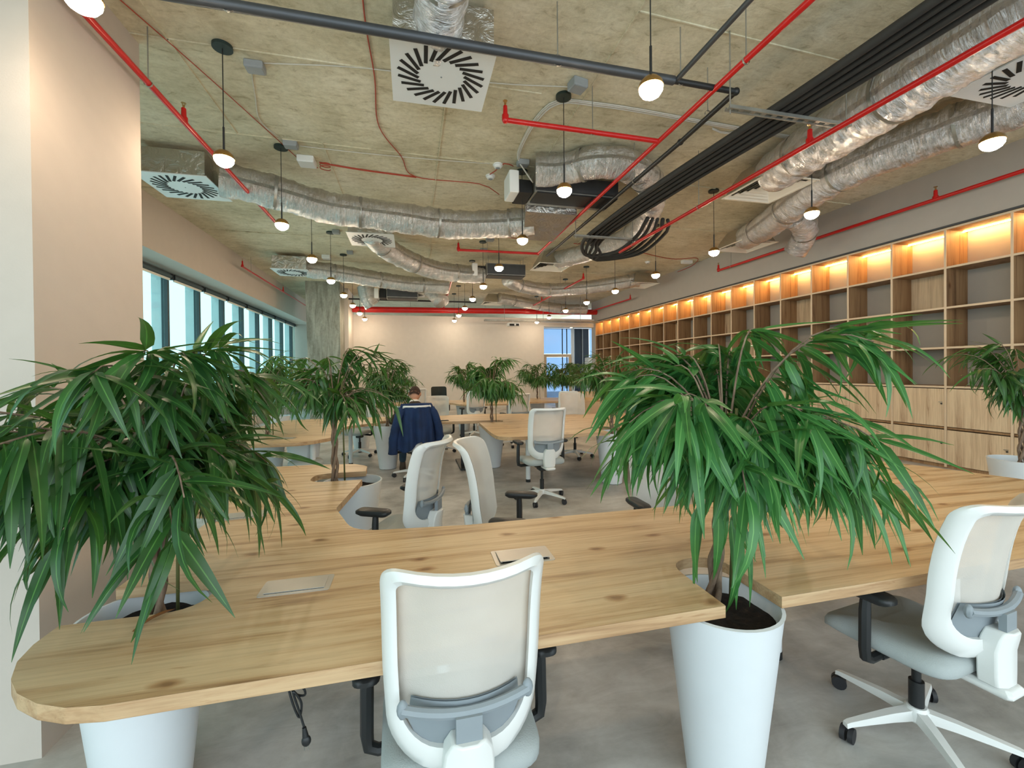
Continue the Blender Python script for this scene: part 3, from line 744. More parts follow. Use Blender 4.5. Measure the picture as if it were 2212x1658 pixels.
for k, (x, y, z, az, el, L, kd) in enumerate(((.02, -.06, 1.00, -95, -78, .34, 0), (-.05, -.08, 1.06, -110, -82, .32, 1), (.05, -.10, .98, -80, -80, .30, 0), (-.09, -.02, 1.04, -150, -70, .30, 1),
        (.0, -.12, .97, -95, -84, .36, 1), (-.06, .0, .98, 200, -72, .28, 0), (.10, -.04, 1.04, -40, -74, .30, 1), (-.02, -.05, 1.12, -100, -60, .30, 2))):
    az, el = radians(az), radians(el); d = Vector((cos(az)*cos(el), sin(az)*cos(el), sin(el))); yy = Vector((0, 0, 1)).cross(d).normalized(); zz = d.cross(yy)
    o = bpy.data.objects.new('leaf', LEAFM['leaf_bright'][kd]); C.objects.link(o); o.parent = fg
    o.matrix_local = Matrix(((d.x*L, yy.x*L, zz.x*L, x+.02), (d.y*L, yy.y*L, zz.y*L, y+.06), (d.z*L, yy.z*L, zz.z*L, z), (0, 0, 0, 1)))
plant(-.46, 3.58, 'potted ficus with bare braided trunk rising from the far notch of the near desk', 35, R=.52, zt=1.84, zb=1.08, z0=1.2, nb=28, nl=280, Ls=(.18, .27), off=(-.13, .0), extra=220)
plant(5.45, 2.75, 'potted ficus cut off by the right edge of the photo, in front of the bookcase', 47, R=.55, zt=1.86, zb=1.05, z0=1.12, nb=28, nl=280, Ls=(.2, .3), extra=160)
far = [(-.38, 7.2, "tall planter and ficus just left of the seated man", .40, 200), (1.27, 6.86, 'ficus rising from the left notch of the second desk, left of the middle chair', .50, 340),
       (2.69, 5.44, 'ficus in the front notch of the second desk, right of the middle chair', .45, 320), (-1.86, 6.25, 'ficus by the windows in the left notch of the second desk', .45, 260),
       (3.55, 11.9, 'left one of two ficus trees standing side by side behind the middle chair', .55, 330), (4.35, 12.0, 'right one of two ficus trees standing side by side behind the middle chair', .50, 300),
       (-.25, 13.2, 'small thin ficus against the left part of the white screen wall', .48, 140), (5.6, 13.6, 'dark ficus far back in front of the passage', .5, 300),
       (5.15, 7.6, 'dark ficus by the bookcase peeking out behind the large foreground plant', .5, 300), (1.36, 11.35, 'far ficus mostly hidden behind the central one, white pot under the third desk', .4, 200),
       (-2.6, 9.4, 'ficus near the far windows behind the left notch ficus', .45, 220)]
for k, (x, y, lab, R_, nl) in enumerate(far):
    plant(x, y, lab, 60+k, R=R_*1.22, zt=1.84, zb=1.0, z0=1.10, nb=26, nl=int(nl*2.4), Ls=(.19, .30), objs=False)
t_ = thing('planter', 'white tapered planter under the left end of the second desk', 'planter', (-1.35, 5.95, 0)); pot(t_, .2, .14, .66)

# ---------------------------------------------------------------- pendant lamps
def make_lamp(label):
    t_ = thing('pendant_lamp', label, 'lamp', (0, 0, HC))
    z = -(HC-3.53)
    MB().lathe([(.085, -.03), (.085, -.001)], 28).build('canopy', 'canopy_metal', t_, smooth=True, autos=40)
    MB().cyl((0, 0, -.03), (0, 0, z+.30), .0045, n=6).build('cord', 'black_plastic', t_)
    MB().cyl((0, 0, z+.30), (0, 0, z+.075), .0095, n=8).build('rod', 'black_plastic', t_, smooth=True, autos=40)
    MB().lathe([(.014, z+.085), (.05, z+.075), (.078, z+.045), (.087, z+.012), (.084, z+.010)], 24).build('cap', 'brass', t_, smooth=True, autos=50)
    MB().lathe([(.001, z-.066), (.035, z-.06), (.062, z-.042), (.079, z-.015), (.082, z+.010), (.02, z+.012)], 24).build('globe', 'lamp_glow', t_, smooth=True, autos=60)
    return t_
lamp0 = None
LY = [2.72, 4.47, 6.29, 8.07, 9.9, 11.7, 13.45, 15.2, 16.8]
ordn = ['nearest', 'second', 'third', 'fourth', 'fifth', 'sixth', 'seventh', 'eighth', 'farthest']
for rx, rown in ((-1.66, 'left window-side row'), (1.665, 'middle row'), (5.02, 'right bookcase-side row')):
    for i, y in enumerate(LY, 1):
        lab = 'glowing opal globe pendant on a black cord, %s of the %s' % (ordn[max(i-1, 0)], rown)
        if lamp0 is None: lamp0 = make_lamp(lab); t_ = lamp0
        else: t_ = copy_tree(lamp0)
        t_['label'] = lab; t_['group'] = 'globe pendant lamps in three rows'
        t_.location = (rx, y, HC)

# ---------------------------------------------------------------- air diffusers, ducts, air handlers
def swirl(x, y, z, label, s=.86, duct=None):
    t_ = thing('swirl_diffuser', label, 'air diffuser', (x, y, z), 0, 'square swirl diffusers on the ceiling')
    MB().box(-s/2, s/2, -s/2, s/2, 0, .012).build('face_plate', 'white_metal', t_)
    MB().box(-s/2+.03, s/2-.03, -s/2+.03, s/2-.03, .0125, .34).build('plenum_box', 'foil_flat', t_)
    sl = MB().box(-.016, .016, -.10*s/.86, .10*s/.86, -.003, .0005).build('slot', 'slot_black', t_)
    for k in range(24):
        a = 2*pi*k/24; o = sl if k == 0 else sl.copy()
        if k: C.objects.link(o)
        o.parent = t_; R_ = .285*s/.86; o.location = (R_*cos(a), R_*sin(a), 0); o.rotation_euler = (0, 0, a-pi/2+.5)
    MB().cyl((0, 0, -.004), (0, 0, 0), .008, n=8).build('centre_screw', 'grey_plastic', t_)
    return t_
swirl(.29, 3.86, 4.17, 'white square swirl diffuser at top centre, crossed by the grey pipe')
swirl(-3.03, 6.86, 4.15, 'white square swirl diffuser by the painted pillar above the windows')
swirl(-.72, 8.86, 4.15, 'white square swirl diffuser hanging under the long silver duct, centre left')
swirl(-2.95, 12.15, 4.15, 'far swirl diffuser above the bare concrete column')
swirl(5.45, 2.62, 4.15, 'swirl diffuser cut by the upper right corner of the photo')
def louvre(x, y, z, label, s=.80, rz=0):
    t_ = thing('louvre_diffuser', label, 'air diffuser', (x, y, z), rz, 'square louvred diffusers on the ceiling')
    m = MB(); n = 5
    for k in range(n):
        a = s/2-k*.072; b_ = a-.040; zo = -.0+.010*k; zi = zo+.032
        vs = [(-a, -a, zo), (a, -a, zo), (a, a, zo), (-a, a, zo), (-b_, -b_, zi), (b_, -b_, zi), (b_, b_, zi), (-b_, b_, zi)]
        f_ = [(i, i+4, (i+1) % 4+4, (i+1) % 4) for i in range(4)]
        mm = MB().add(vs, f_).add([(v[0], v[1], v[2]+.003) for v in vs], [tuple(reversed(q)) for q in f_]); mm.build('louvre_blade', 'grille_white', t_)
    MB().box(-s/2-.03, s/2+.03, -s/2-.03, s/2+.03, .001, .006).build('rim', 'grille_white', t_) if False else None
    MB().box(-s/2+.07, s/2-.07, -s/2+.07, s/2-.07, .085, .09).build('throat', 'slot_black', t_)
    m = MB(); a = s/2; b_ = s/2+.035
    for q in ((-b_, b_, -b_, -a), (-b_, b_, a, b_), (-b_, -a, -a, a), (a, b_, -a, a)): m.box(*q, -.004, .006)
    m.build('rim', 'grille_white', t_)
    # foil wrapped hood
    m = MB(); L = [(s/2, .007), (s/2-.06, .16), (s/2-.16, .34)]; vs = [(sx*a, sy*a, z_) for a, z_ in L for sx, sy in ((-1, -1), (1, -1), (1, 1), (-1, 1))]
    fs = [(k*4+i, k*4+(i+1) % 4, k*4+4+(i+1) % 4, k*4+4+i) for k in range(2) for i in range(4)]+[(8, 9, 10, 11)]
    m.add(vs, fs); m.build('hood', 'foil_flat', t_)
    return t_
louvre(5.08, 5.22, 4.15, 'large louvred diffuser under the big silver duct at upper right')
louvre(6.95, 7.75, 4.15, 'louvred diffuser close to the grey wall above the bookcase')
louvre(3.46, 10.3, 4.15, 'louvred diffuser below the coil of black pipes in the centre')
louvre(6.9, 12.0, 4.15, 'far louvred diffuser above the bookcase end')
louvre(3.05, 16.0, 4.1, 'farthest louvred diffuser just in front of the thick red pipe', .75)
swirl(.1, 15.2, 4.2, 'slotted white diffuser among the far air handlers', .8)
dk = 0
def duct(pts, r_, label, crinkle=.10):
    global dk; dk += 1
    P = catmull(pts, .035)
    t_ = thing('flexible_duct', label, 'duct', tuple(pts[0]), 0, 'silver foil flexible air ducts')
    P = [p-Vector(pts[0]) for p in P]
    MB().tube(P, r_, 30, crinkle=crinkle, seed=dk*7.3, ucale=7).build('foil_sleeve', 'foil', t_, smooth=True)
    for k in range(18, len(P)-10, 34):
        MB().tube(P[k:k+2], r_*1.035, 24, cap=False).build('strap', 'galvanised', t_, smooth=True)
    return t_
duct([(-2.55, 6.75, 4.27), (-1.86, 6.95, 4.2), (-1.25, 7.2, 4.14), (-.2, 7.32, 4.10), (.7, 7.42, 4.08), (1.5, 7.35, 4.12), (2.1, 7.15, 4.15)], .235, 'long crinkled silver duct crossing the middle of the ceiling')
duct([(.24, 3.72, 4.36), (.25, 3.2, 4.33), (.27, 2.5, 4.33), (.3, 1.6, 4.34), (.3, .6, 4.34)], .19, 'silver duct entering the top centre diffuser from the top edge')
duct([(-.74, 8.95, 4.33), (-.6, 9.5, 4.28), (-.2, 10.2, 4.2), (.5, 10.9, 4.12), (1.3, 11.2, 4.1), (1.9, 11.3, 4.12)], .23, 'silver duct curving from the centre left diffuser to the second air handler')
duct([(-2.6, 12.1, 4.25), (-2.0, 12.2, 4.22), (-1.1, 12.5, 4.16), (0, 12.8, 4.1), (1.1, 12.9, 4.1)], .22, 'far silver duct left of centre above the second row')
duct([(1.72, 5.75, 4.35), (2.1, 5.65, 4.35), (2.5, 5.35, 4.35), (3.0, 5.4, 4.35), (3.65, 5.95, 4.35), (4.15, 6.9, 4.33), (4.4, 7.8, 4.3), (4.3, 8.6, 4.28), (3.95, 9.4, 4.28), (3.6, 10.1, 4.30)], .21, 'fat crinkled silver duct looping round the first air handler', .09)
duct([(4.95, 4.95, 4.28), (4.72, 4.3, 4.2), (4.55, 3.5, 4.15), (4.45, 2.7, 4.16), (4.42, 1.8, 4.18), (4.4, .2, 4.2)], .27, 'thick silver duct sweeping to the top right corner')
duct([(6.85, 7.6, 4.28), (6.55, 6.9, 4.22), (6.2, 6.1, 4.18), (5.85, 5.2, 4.2), (5.75, 4.4, 4.22), (5.95, 3.7, 4.25), (6.2, 2.8, 4.27), (6.3, 1.2, 4.28), (6.3, 0, 4.28)], .24, 'silver duct running beside the right wall to the louvred diffuser')
duct([(6.5, 6.15, 4.2), (6.9, 6.3, 4.12), (7.2, 6.6, 3.98), (7.25, 6.8, 3.8)], .20, 'short silver duct stub hanging down beside the right wall')
duct([(2.7, 11.9, 4.15), (3.3, 12.5, 4.1), (4.3, 12.9, 4.1), (5.4, 12.5, 4.14), (6.3, 12.0, 4.22), (6.8, 11.9, 4.3)], .2, 'far silver duct leading right from the second air handler')
duct([(3.2, 15.6, 4.25), (4.0, 15.9, 4.2), (5.0, 16.4, 4.15), (6.2, 17.0, 4.13), (7.3, 17.1, 4.15)], .2, 'farthest silver duct above the thick red pipe')
duct([(-1.4, 14.6, 4.35), (-1.35, 14.62, 4.1), (-1.3, 14.65, 3.9), (-1.2, 14.7, 3.75)], .27, 'silver wrapped elbow hanging down at the far left')
duct([(.6, 14.5, 4.3), (.8, 14.5, 4.12), (.95, 14.4, 3.98), (1.0, 14.3, 3.85)], .26, 'round silver duct mouth hanging down above the screen wall')
def handler(x0, x1, y0, y1, z0, z1, label):
    t_ = thing('air_handler', label, 'air conditioner', ((x0+x1)/2, (y0+y1)/2, z0))
    MB().box(x0, x1, y0+.05, y1, z0+.02, z1).build('casing', 'galvanised', t_, world=True)
    MB().box(x0+.02, x1-.02, y0, y0+.05, z0+.05, z1-.03).build('fan_face', 'charcoal_metal', t_, world=True)
    MB().box(x0+.03, x1-.03, y0+.02, y0+.42, z0, z0+.02).build('drip_tray', 'black_plastic', t_, world=True)
    MB().box(x0-.22, x0-.02, y0+.1, y0+.55, z0+.02, z1-.08).build('coil_end', 'slot_black', t_, world=True)
    MB().rbox(x0-.38, x0-.24, y0+.02, y0+.40, z0-.02, z0+.30, .01).build('control_box', 'white_plastic', t_, world=True)
    for (x, y) in ((x0+.05, y0+.1), (x1-.05, y0+.1), (x0+.05, y1-.1), (x1-.05, y1-.1)):
        MB().cyl((x, y, z1), (x, y, HC), .006, n=6).build('hanger_rod', 'galvanised', t_, world=True)
    return t_
handler(1.78, 3.1, 5.95, 6.5, 4.135, 4.42, 'first air handler in a galvanised case, with white control box on its left')
handler(1.95, 3.0, 11.0, 11.5, 4.05, 4.38, 'second galvanised air handler hanging farther back behind the globe lamps')
handler(-.75, .25, 14.4, 15.0, 3.95, 4.35, 'far air handler partly hidden behind ducts at centre left')
# sheet hood between the first air handler and the long duct
t_ = thing('duct_transition', 'tapered foil wrapped sheet duct joining the long silver duct to the first air handler', 'duct', (2.2, 7.0, 4.1))
m = MB(); vs = [(1.78, 6.52, 4.40), (2.64, 6.52, 4.40), (2.64, 6.52, 4.06), (1.78, 6.52, 4.06), (2.0, 7.5, 4.36), (2.55, 7.5, 4.36), (2.55, 7.5, 3.92), (2.0, 7.5, 3.92)]
m.add(vs, [(0, 1, 2, 3), (7, 6, 5, 4), (0, 4, 5, 1), (1, 5, 6, 2), (2, 6, 7, 3), (3, 7, 4, 0)]); m.build('hood', 'foil_flat', t_, world=True)

# ---------------------------------------------------------------- pipework
def pipe_thing(name, label, cat, pts, r_, mat, group=None, heads=(), hang=(), clamps=(), n=12):
    t_ = thing(name, label, cat, tuple(pts[0]), 0, group)
    m = MB(); m.tube(pts, r_, n) if len(pts) == 2 else None
    if len(pts) > 2:
        for a, b_ in zip(pts, pts[1:]): m.cyl(a, b_, r_, n=n)
        for p in pts[1:-1]: m.ball(p, r_*1.35, n=12, m=8)
    m.build('pipe', mat, t_, smooth=True, world=True, autos=40)
    for (x, y, z, up) in heads:
        h = MB().cyl((x, y, z), (x, y, z+.05*up), r_*1.35, n=10).cyl((x, y, z+.05*up), (x, y, z+.14*up), r_*.95, r_*.8, n=10)
        h = h.build('sprinkler_head', mat, t_, smooth=True, world=True, autos=40)
        MB().cyl((x, y, z+.14*up), (x, y, z+.17*up), r_*.4, n=8).cyl((x, y, z+.19*up), (x, y, z+.193*up), r_*.9, n=10).box(x-.012, x-.009, y-.003, y+.003, z+.165*up if up > 0 else z-.19, z+.19*up if up > 0 else z-.165).box(x+.009, x+.012, y-.003, y+.003, z+.165*up if up > 0 else z-.19, z+.19*up if up > 0 else z-.165).build('nozzle', 'brass', h, world=True)
    for (x, y, z) in hang:
        MB().cyl((x, y, z+r_), (x, y, HC), .005, n=6).tube([(x, y-.008, z), (x, y+.008, z)], r_*1.25, 14, cap=False).build('hanger_rod', 'galvanised', t_, world=True)
    return t_
ZP = 4.09; rr = .026; g_ = 'red sprinkler pipes under the ceiling'
pipe_thing('sprinkler_pipe', 'red sprinkler pipe coming out of the painted pillar at upper left', 'pipe', [(-2.2, 3.55, ZP), (-2.19, 8.25, ZP)], rr, 'red_paint', g_, [(-2.2, 4.97, ZP, 1)], [(-2.2, 4.37, ZP), (-2.2, 7.6, ZP)])
pipe_thing('sprinkler_pipe', 'red sprinkler pipe running away from the top centre with an elbow at its far end', 'pipe', [(2.70, -.5, ZP), (2.71, 8.93, ZP), (.99, 8.98, ZP), (.99, 8.98, ZP+.04)], rr, 'red_paint', g_, [(.99, 8.98, ZP, 1)], [(2.71, 3.0, ZP), (2.71, 7.0, ZP), (1.6, 8.96, ZP)])
pipe_thing('sprinkler_pipe', 'short red sprinkler branch right of the top centre diffuser', 'pipe', [(2.70, 4.27, ZP), (.955, 4.24, ZP), (.955, 4.24, ZP+.04)], rr, 'red_paint', g_, [(.955, 4.24, ZP, 1)], [(1.91, 4.255, ZP)])
pipe_thing('sprinkler_pipe', 'red sprinkler pipe slanting over the thick silver duct at upper right', 'pipe', [(3.92, -.5, 3.8), (3.90, 7.5, 3.8)], rr, 'red_paint', g_, [(3.91, 3.5, 3.8, 1)], [(3.91, 5.2, 3.8), (3.9, 7.0, 3.8)])
pipe_thing('sprinkler_pipe', 'red sprinkler pipe along the grey wall above the bookcase', 'pipe', [(7.78, -.5, ZP), (7.75, 9.55, ZP), (7.75, 9.55, ZP+.04)], rr*1.1, 'red_paint', g_, [(7.77, 4.86, ZP, 1), (7.75, 9.55, ZP, 1)], [(7.75, 9.1, ZP)])
pipe_thing('sprinkler_pipe', 'red sprinkler pipe high along the left wall above the windows', 'pipe', [(-4.03, 11.8, 4.19), (-4.0, 18.4, 4.19)], rr*.8, 'red_paint', g_, [(-4.03, 11.85, 4.19, 1), (-4.0, 15.2, 4.19, 1)], [(-4.02, 12.4, 4.19)])
pipe_thing('sprinkler_pipe', 'far red sprinkler pipe ending in front of the louvred diffusers, right of centre', 'pipe', [(4.68, 11.1, ZP), (4.68, 17.4, ZP)], rr, 'red_paint', g_, [(4.68, 11.12, ZP, 1), (4.68, 15.0, ZP, 1)], [(4.68, 13.0, ZP)])
pipe_thing('sprinkler_pipe', 'far red sprinkler pipe left of the row of middle lamps', 'pipe', [(1.12, 11.7, ZP), (1.3, 17.4, ZP)], rr, 'red_paint', g_, [(1.12, 11.72, ZP, 1)], [(1.2, 14, ZP)])
pipe_thing('sprinkler_pipe', 'far red sprinkler pipe in the corner by the bookcase', 'pipe', [(7.7, 14.0, ZP), (7.6, 17.4, ZP)], rr, 'red_paint', g_, [(7.7, 14.02, ZP, 1)])
pipe_thing('sprinkler_main', 'thick red sprinkler main in front of the screen wall', 'pipe', [(-2.17, 17.45, 3.97), (7.94, 17.45, 4.08)], .115, 'red_paint', None, [], [(0, 17.45, 4.0), (3, 17.45, 4.03), (6, 17.45, 4.06)], n=18)
gp = 'grey electrical conduits under the ceiling'
pipe_thing('conduit', 'long grey conduit crossing the top centre diffuser', 'pipe', [(-2.6, 3.33, 4.1), (2.28, 3.36, 4.1)], .038, 'charcoal_metal', gp, (), [(-1.2, 3.34, 4.1), (1.2, 3.35, 4.1)])
pipe_thing('conduit', 'black conduit with an elbow running on from the grey conduit', 'pipe', [(2.28, 3.36, 4.1), (2.93, 3.37, 4.1), (2.93, 4.2, 4.07), (2.93, 9.0, 4.07)], .026, 'black_plastic', gp, (), [(2.35, 3.36, 4.1), (2.93, 3.75, 4.12), (2.93, 5.2, 4.07)])
pipe_thing('conduit', 'dark conduit meeting the grey one at the nearest middle lamp', 'pipe', [(2.30, 3.33, 4.1), (2.32, -.5, 4.1)], .022, 'charcoal_metal', gp, (), [(2.31, 2.2, 4.1)])
pipe_thing('conduit', 'thin dark conduit across the far ceiling in front of the screen wall', 'pipe', [(-2.1, 15.9, 4.12), (2.4, 15.9, 4.12)], .03, 'black_plastic', gp)
# white painted valve on the pillar
t_ = thing('wall_valve', 'white painted pipe fitting on the pillar where the red pipe enters', 'valve', (-2.25, 3.5, 4.15))
MB().cyl((-2.27, 3.50, 4.22), (-2.15, 3.46, 4.22), .13, .09, n=20).cyl((-2.15, 3.46, 4.22), (-1.98, 3.42, 4.23), .055, n=14).cyl((-2.0, 3.43, 4.23), (-1.96, 3.42, 4.23), .07, n=14).build('flange', 'pillar_paint', t_, smooth=True, world=True, autos=40)
MB().cyl((-1.98, 3.42, 4.23), (-1.72, 3.36, 4.30), .04, n=12).ball((-1.72, 3.36, 4.30), .052, n=10, m=6).cyl((-1.72, 3.36, 4.30), (-1.70, 3.36, 4.56), .038, n=12).cyl((-1.72, 3.36, 4.30), (-1.60, 3.34, 4.17), .038, n=12).build('tee_pipe', 'pillar_paint', t_, smooth=True, world=True, autos=40)
# bundle of insulated black pipes on its tray
t_ = thing('pipe_bundle', 'bundle of insulated black pipes on trays, curling up over the central louvred diffuser', 'pipe bundle', (3.3, 2, 4.1))
for k in range(9):
    x = 3.10+.045*k; z = 3.955+(.045 if k % 2 else 0); e = 6.4+.12*k
    pts = [(x+.28, -.5, z), (x+.25, 2.5, z), (x+.05, 5.0, z), (x, e, z)]
    pts += [(x-.02+.02*k, 7.3+.05*k, 3.90-.01*k), (x+.30, 7.9+.04*k, 3.82), (x+.75+.02*k, 7.6, 3.82), (x+.80, 6.9-.05*k, 3.9), (x+.62, 6.2, 3.98)] if k % 2 == 0 else [(x, 7.3+.06*k, z-.03)]
    P = catmull([Vector(p)-Vector((3.3, 2, 4.1)) for p in pts], .12)
    MB().tube(P, .028 if k % 3 else .034, 8).build('insulated_pipe', 'insulation_foam', t_, smooth=True)
for y in (3.3, 7.0, .8):
    tr = MB()
    for q in range(12):
        x = 2.78+q*.12; tr.box(x, x+.05, y-.03, y+.03, 3.88, 3.886)
    tr.box(2.78, 4.15, y-.035, y-.02, 3.875, 3.905).box(2.78, 4.15, y+.02, y+.035, 3.875, 3.905)
    tr.build('slotted_rail', 'galvanised', t_, world=True)
    for x in (2.81, 4.12): MB().cyl((x, y, 3.84), (x, y, HC), .006, n=6).build('hanger_rod', 'galvanised', t_, world=True)
t_ = thing('cable_tray', 'long grey cable tray in front of the screen wall head', 'cable tray', (3, 16.5, 3.5))
MB().box(2.8, 7.6, 16.42, 16.6, 3.50, 3.515).box(2.8, 7.6, 16.42, 16.43, 3.515, 3.57).box(2.8, 7.6, 16.59, 16.6, 3.515, 3.57).build('tray', 'galvanised', t_, world=True)
for x in (3.6, 5.2, 6.8): MB().cyl((x, 16.5, 3.5), (x, 16.5, HC), .008, n=6).build('hanger_rod', 'galvanised', t_, world=True)
t_ = thing('projector', 'small white projector hanging below the cable tray', 'projector', (3.95, 16.5, 3.3))
MB().rbox(3.72, 4.18, 16.3, 16.65, 3.30, 3.44, .02).build('housing', 'white_plastic', t_, world=True)
MB().box(3.76, 4.14, 16.285, 16.3, 3.31, 3.39).build('front_panel', 'slot_black', t_, world=True)
MB().cyl((3.98, 16.285, 3.35), (3.98, 16.26, 3.35), .035, n=16).build('lens', 'white_metal', t_, world=True)
MB().cyl((3.95, 16.5, 3.44), (3.95, 16.5, 3.50), .02, n=8).build('mount', 'white_metal', t_, world=True)
for (x, y, z) in ((3.2, 19.4, 3.6), (6.5, 18.6, 3.71), (6.9, 17.8, 3.432)):
    if z == 3.6: continue
    t_ = thing('downlight', 'small round downlight in the brown passage ceiling' if z > 3.5 else 'small surface spotlight hanging over the passage opening', 'downlight', (x, y, z))
    MB().cyl((0, 0, 0), (0, 0, -.01), .06, n=16).build('glow_disc', 'spot_glow', t_)
    MB().lathe([(.065, -.008), (.075, .0), (.075, .008)], 16).build('trim_ring', 'white_metal', t_)

# ---------------------------------------------------------------- ceiling wiring and boxes
def jbox(x, y, label, sx=.17, sy=.13, h=.07, mat='grey_box', rz=0):
    t_ = thing('junction_box', label, 'junction box', (x, y, HC), rz, 'boxes screwed to the ceiling')
    MB().rbox(-sx/2, sx/2, -sy/2, sy/2, -h, 0, .008).build('box_body', mat, t_, bevel=.002)
    MB().box(-sx/2+.012, sx/2-.012, -sy/2+.012, sy/2-.012, -h-.004, -h+.001).build('lid', mat, t_)
    return t_
jbox(-1.45, 4.66, 'grey junction box beside the nearest left lamp canopy')
jbox(-1.5, 6.14, 'grey junction box beside the second left lamp canopy')
jbox(-1.40, 6.56, 'white box with red cable coil behind the second left lamp', .22, .22, .09, 'white_plastic')
jbox(1.73, 4.22, 'grey junction box by the canopy of the middle row lamp', .17, .15, .09, rz=.2)
jbox(1.60, 5.98, 'grey junction box above the first air handler wiring')
jbox(4.9, 4.15, 'grey junction box behind the thick silver duct', .2, .16, .08)
jbox(-1.52, 9.75, 'grey junction box by the third visible left lamp canopy', .15)
jbox(-1.45, 11.35, 'grey junction box by the fourth left lamp canopy', .15)
jbox(1.78, 9.62, 'grey junction box by the far middle lamp canopy', .18)
jbox(1.78, 10.5, 'grey junction box by the next far middle lamp canopy', .18)
jbox(7.5, 10.5, 'white emergency light box near the grey wall', .30, .13, .09, 'white_plastic')
jbox(-2.1, 11.9, 'white box on the ceiling above the far left lamps', .2, .2, .09, 'white_plastic')
for k, (x, y, lab) in enumerate(((1.27, 6.17, 'round white smoke detector left of the air handler'), (1.23, 6.55, 'second round white smoke detector beside the control box'), (6.5, 10.85, 'small white detector on the ceiling near the bookcase'))):
    t_ = thing('smoke_detector', lab, 'smoke detector', (x, y, HC))
    MB().lathe([(.035, -.055), (.055, -.045), (.06, -.02), (.075, -.016), (.075, 0)], 20).build('housing', 'white_plastic', t_, smooth=True, autos=40)
    MB().lathe([(.02, -.058), (.034, -.0551)], 12).build('sensor_grille', 'grey_plastic', t_)
def cable(pts, label, mat='white_cable', r_=.006, n=1, name='ceiling_cable'):
    t_ = thing(name, label, 'cable', tuple(pts[0]), 0)
    for k in range(n):
        P = catmull([Vector(p)-Vector(pts[0])+Vector((.012*k, .015*k, -.006*(k % 2))) for p in pts], .12)
        MB().tube(P, r_, 6).build('wire', mat, t_, smooth=True)
zc = HC-.012
cable([(-1.36, 4.62, zc), (-.6, 4.5, zc), (.0, 4.46, zc), (.9, 4.42, zc), (1.6, 4.32, zc), (1.66, 4.25, zc-.04)], 'white cable clipped along the ceiling joint behind the top centre diffuser')
cable([(-1.5, 4.7, zc), (-1.62, 5.2, zc), (-1.72, 5.7, zc), (-1.58, 6.1, zc)], 'white cable linking the two nearest left junction boxes')
cable([(-1.4, 6.2, zc), (-.6, 6.22, zc), (.3, 6.2, zc), (1.15, 6.15, zc)], 'thin white cable running to the smoke detectors')
cable([(4.9, 4.6, zc), (3.6, 4.55, zc), (2.6, 4.5, zc), (2.0, 4.5, zc), (1.62, 4.55, zc), (1.48, 4.9, zc), (1.45, 5.5, zc), (1.5, 5.9, zc), (1.62, 5.95, zc-.15), (1.7, 5.9, zc-.3)], 'bunch of white cables bending down into the first air handler', 'white_cable', .009, 4)
cable([(3.75, 3.3, zc-.3), (3.95, 3.8, zc-.15), (4.1, 4.3, zc), (4.0, 4.7, zc), (3.7, 4.65, zc)], 'white cables hanging beside the black pipe bundle', 'white_cable', .008, 2)
cable([(-.3, 2.8, zc), (-.35, 3.8, zc), (-.33, 4.6, zc), (-.35, 5.5, zc), (-.1, 6.2, zc), (.1, 6.8, zc), (1.1, 6.85, zc), (1.45, 6.95, zc-.1)], 'red cable wandering down the ceiling left of the top centre diffuser', 'red_cable', .0065)
cable([(.1, 6.8, zc), (-.7, 6.72, zc), (-1.25, 6.62, zc)], 'red cable running left to the white box', 'red_cable', .0065, 2)
t_ = thing('cable_coil', 'small red cable coil hanging from the white ceiling box', 'cable', (-1.18, 6.68, HC-.06))
MB().tube([(.07*cos(a*.3), .05*sin(a*.3), -.02+.002*a) for a in range(60)], .006, 6).build('wire', 'red_cable', t_, smooth=True)
cable([(-2.5, 3.3, zc), (-2.05, 4.7, zc), (-1.7, 5.9, zc), (-1.45, 6.75, zc), (-1.3, 6.8, zc)], 'thin red cable from the pillar top towards the white box', 'red_cable', .005)
cable([(1.5, 6.15, zc), (1.35, 6.1, zc), (1.27, 6.35, zc), (1.2, 6.5, zc)], 'orange cable between the two smoke detectors', 'red_cable', .007)
cable([(-.4, 9.3, zc), (.4, 9.35, zc), (1.1, 9.3, zc), (2.4, 9.5, zc)], 'red cable across the far centre of the ceiling', 'red_cable', .007)
cable([(7.9, 11.5, 4.5), (7.9, 10.8, 4.53), (7.6, 10.2, zc), (6.9, 10.4, zc), (5.0, 9.7, zc), (3.8, 9.6, zc)], 'red cable along the top of the grey wall', 'red_cable', .009)

# ---------------------------------------------------------------- the seated man and the jacket
def skin_body(name, chains, mat, parent, sub=2):
    """one skinned surface from joined chains of (point, radius); chains may start at an existing point"""
    V = []; Ed = []; R_ = []; idx = {}
    for ch in chains:
        prev = None
        for (p, r_) in ch:
            key = tuple(round(c, 4) for c in p)
            if key not in idx: idx[key] = len(V); V.append(p); R_.append(r_)
            if prev is not None: Ed.append((prev, idx[key]))
            prev = idx[key]
    me = bpy.data.meshes.new(name); me.from_pydata(V, Ed, []); me.materials.append(MATS[mat])
    o = bpy.data.objects.new(name, me); C.objects.link(o); o.parent = parent
    md = o.modifiers.new('skin', 'SKIN'); md.use_smooth_shade = True
    sv = me.skin_vertices[0].data if me.skin_vertices else None
    if sv is None:
        bpy.context.view_layer.objects.active = o
        return o
    for i, r_ in enumerate(R_): sv[i].radius = (r_, r_) if not isinstance(r_, tuple) else r_
    sv[0].use_root = True
    ss = o.modifiers.new('sub', 'SUBSURF'); ss.levels = sub; ss.render_levels = sub
    return o
man = thing('person', 'man in a dark sweater seated at the second desk, head bent, back to the camera', 'person', (.06, 6.52, 0), radians(4))
pel = (0, .0, .55); sp = (0, .03, .74); ch_ = (0, .09, .93); nb = (0, .13, 1.06); nk = (0, .165, 1.11); hd = (.0, .20, 1.17)
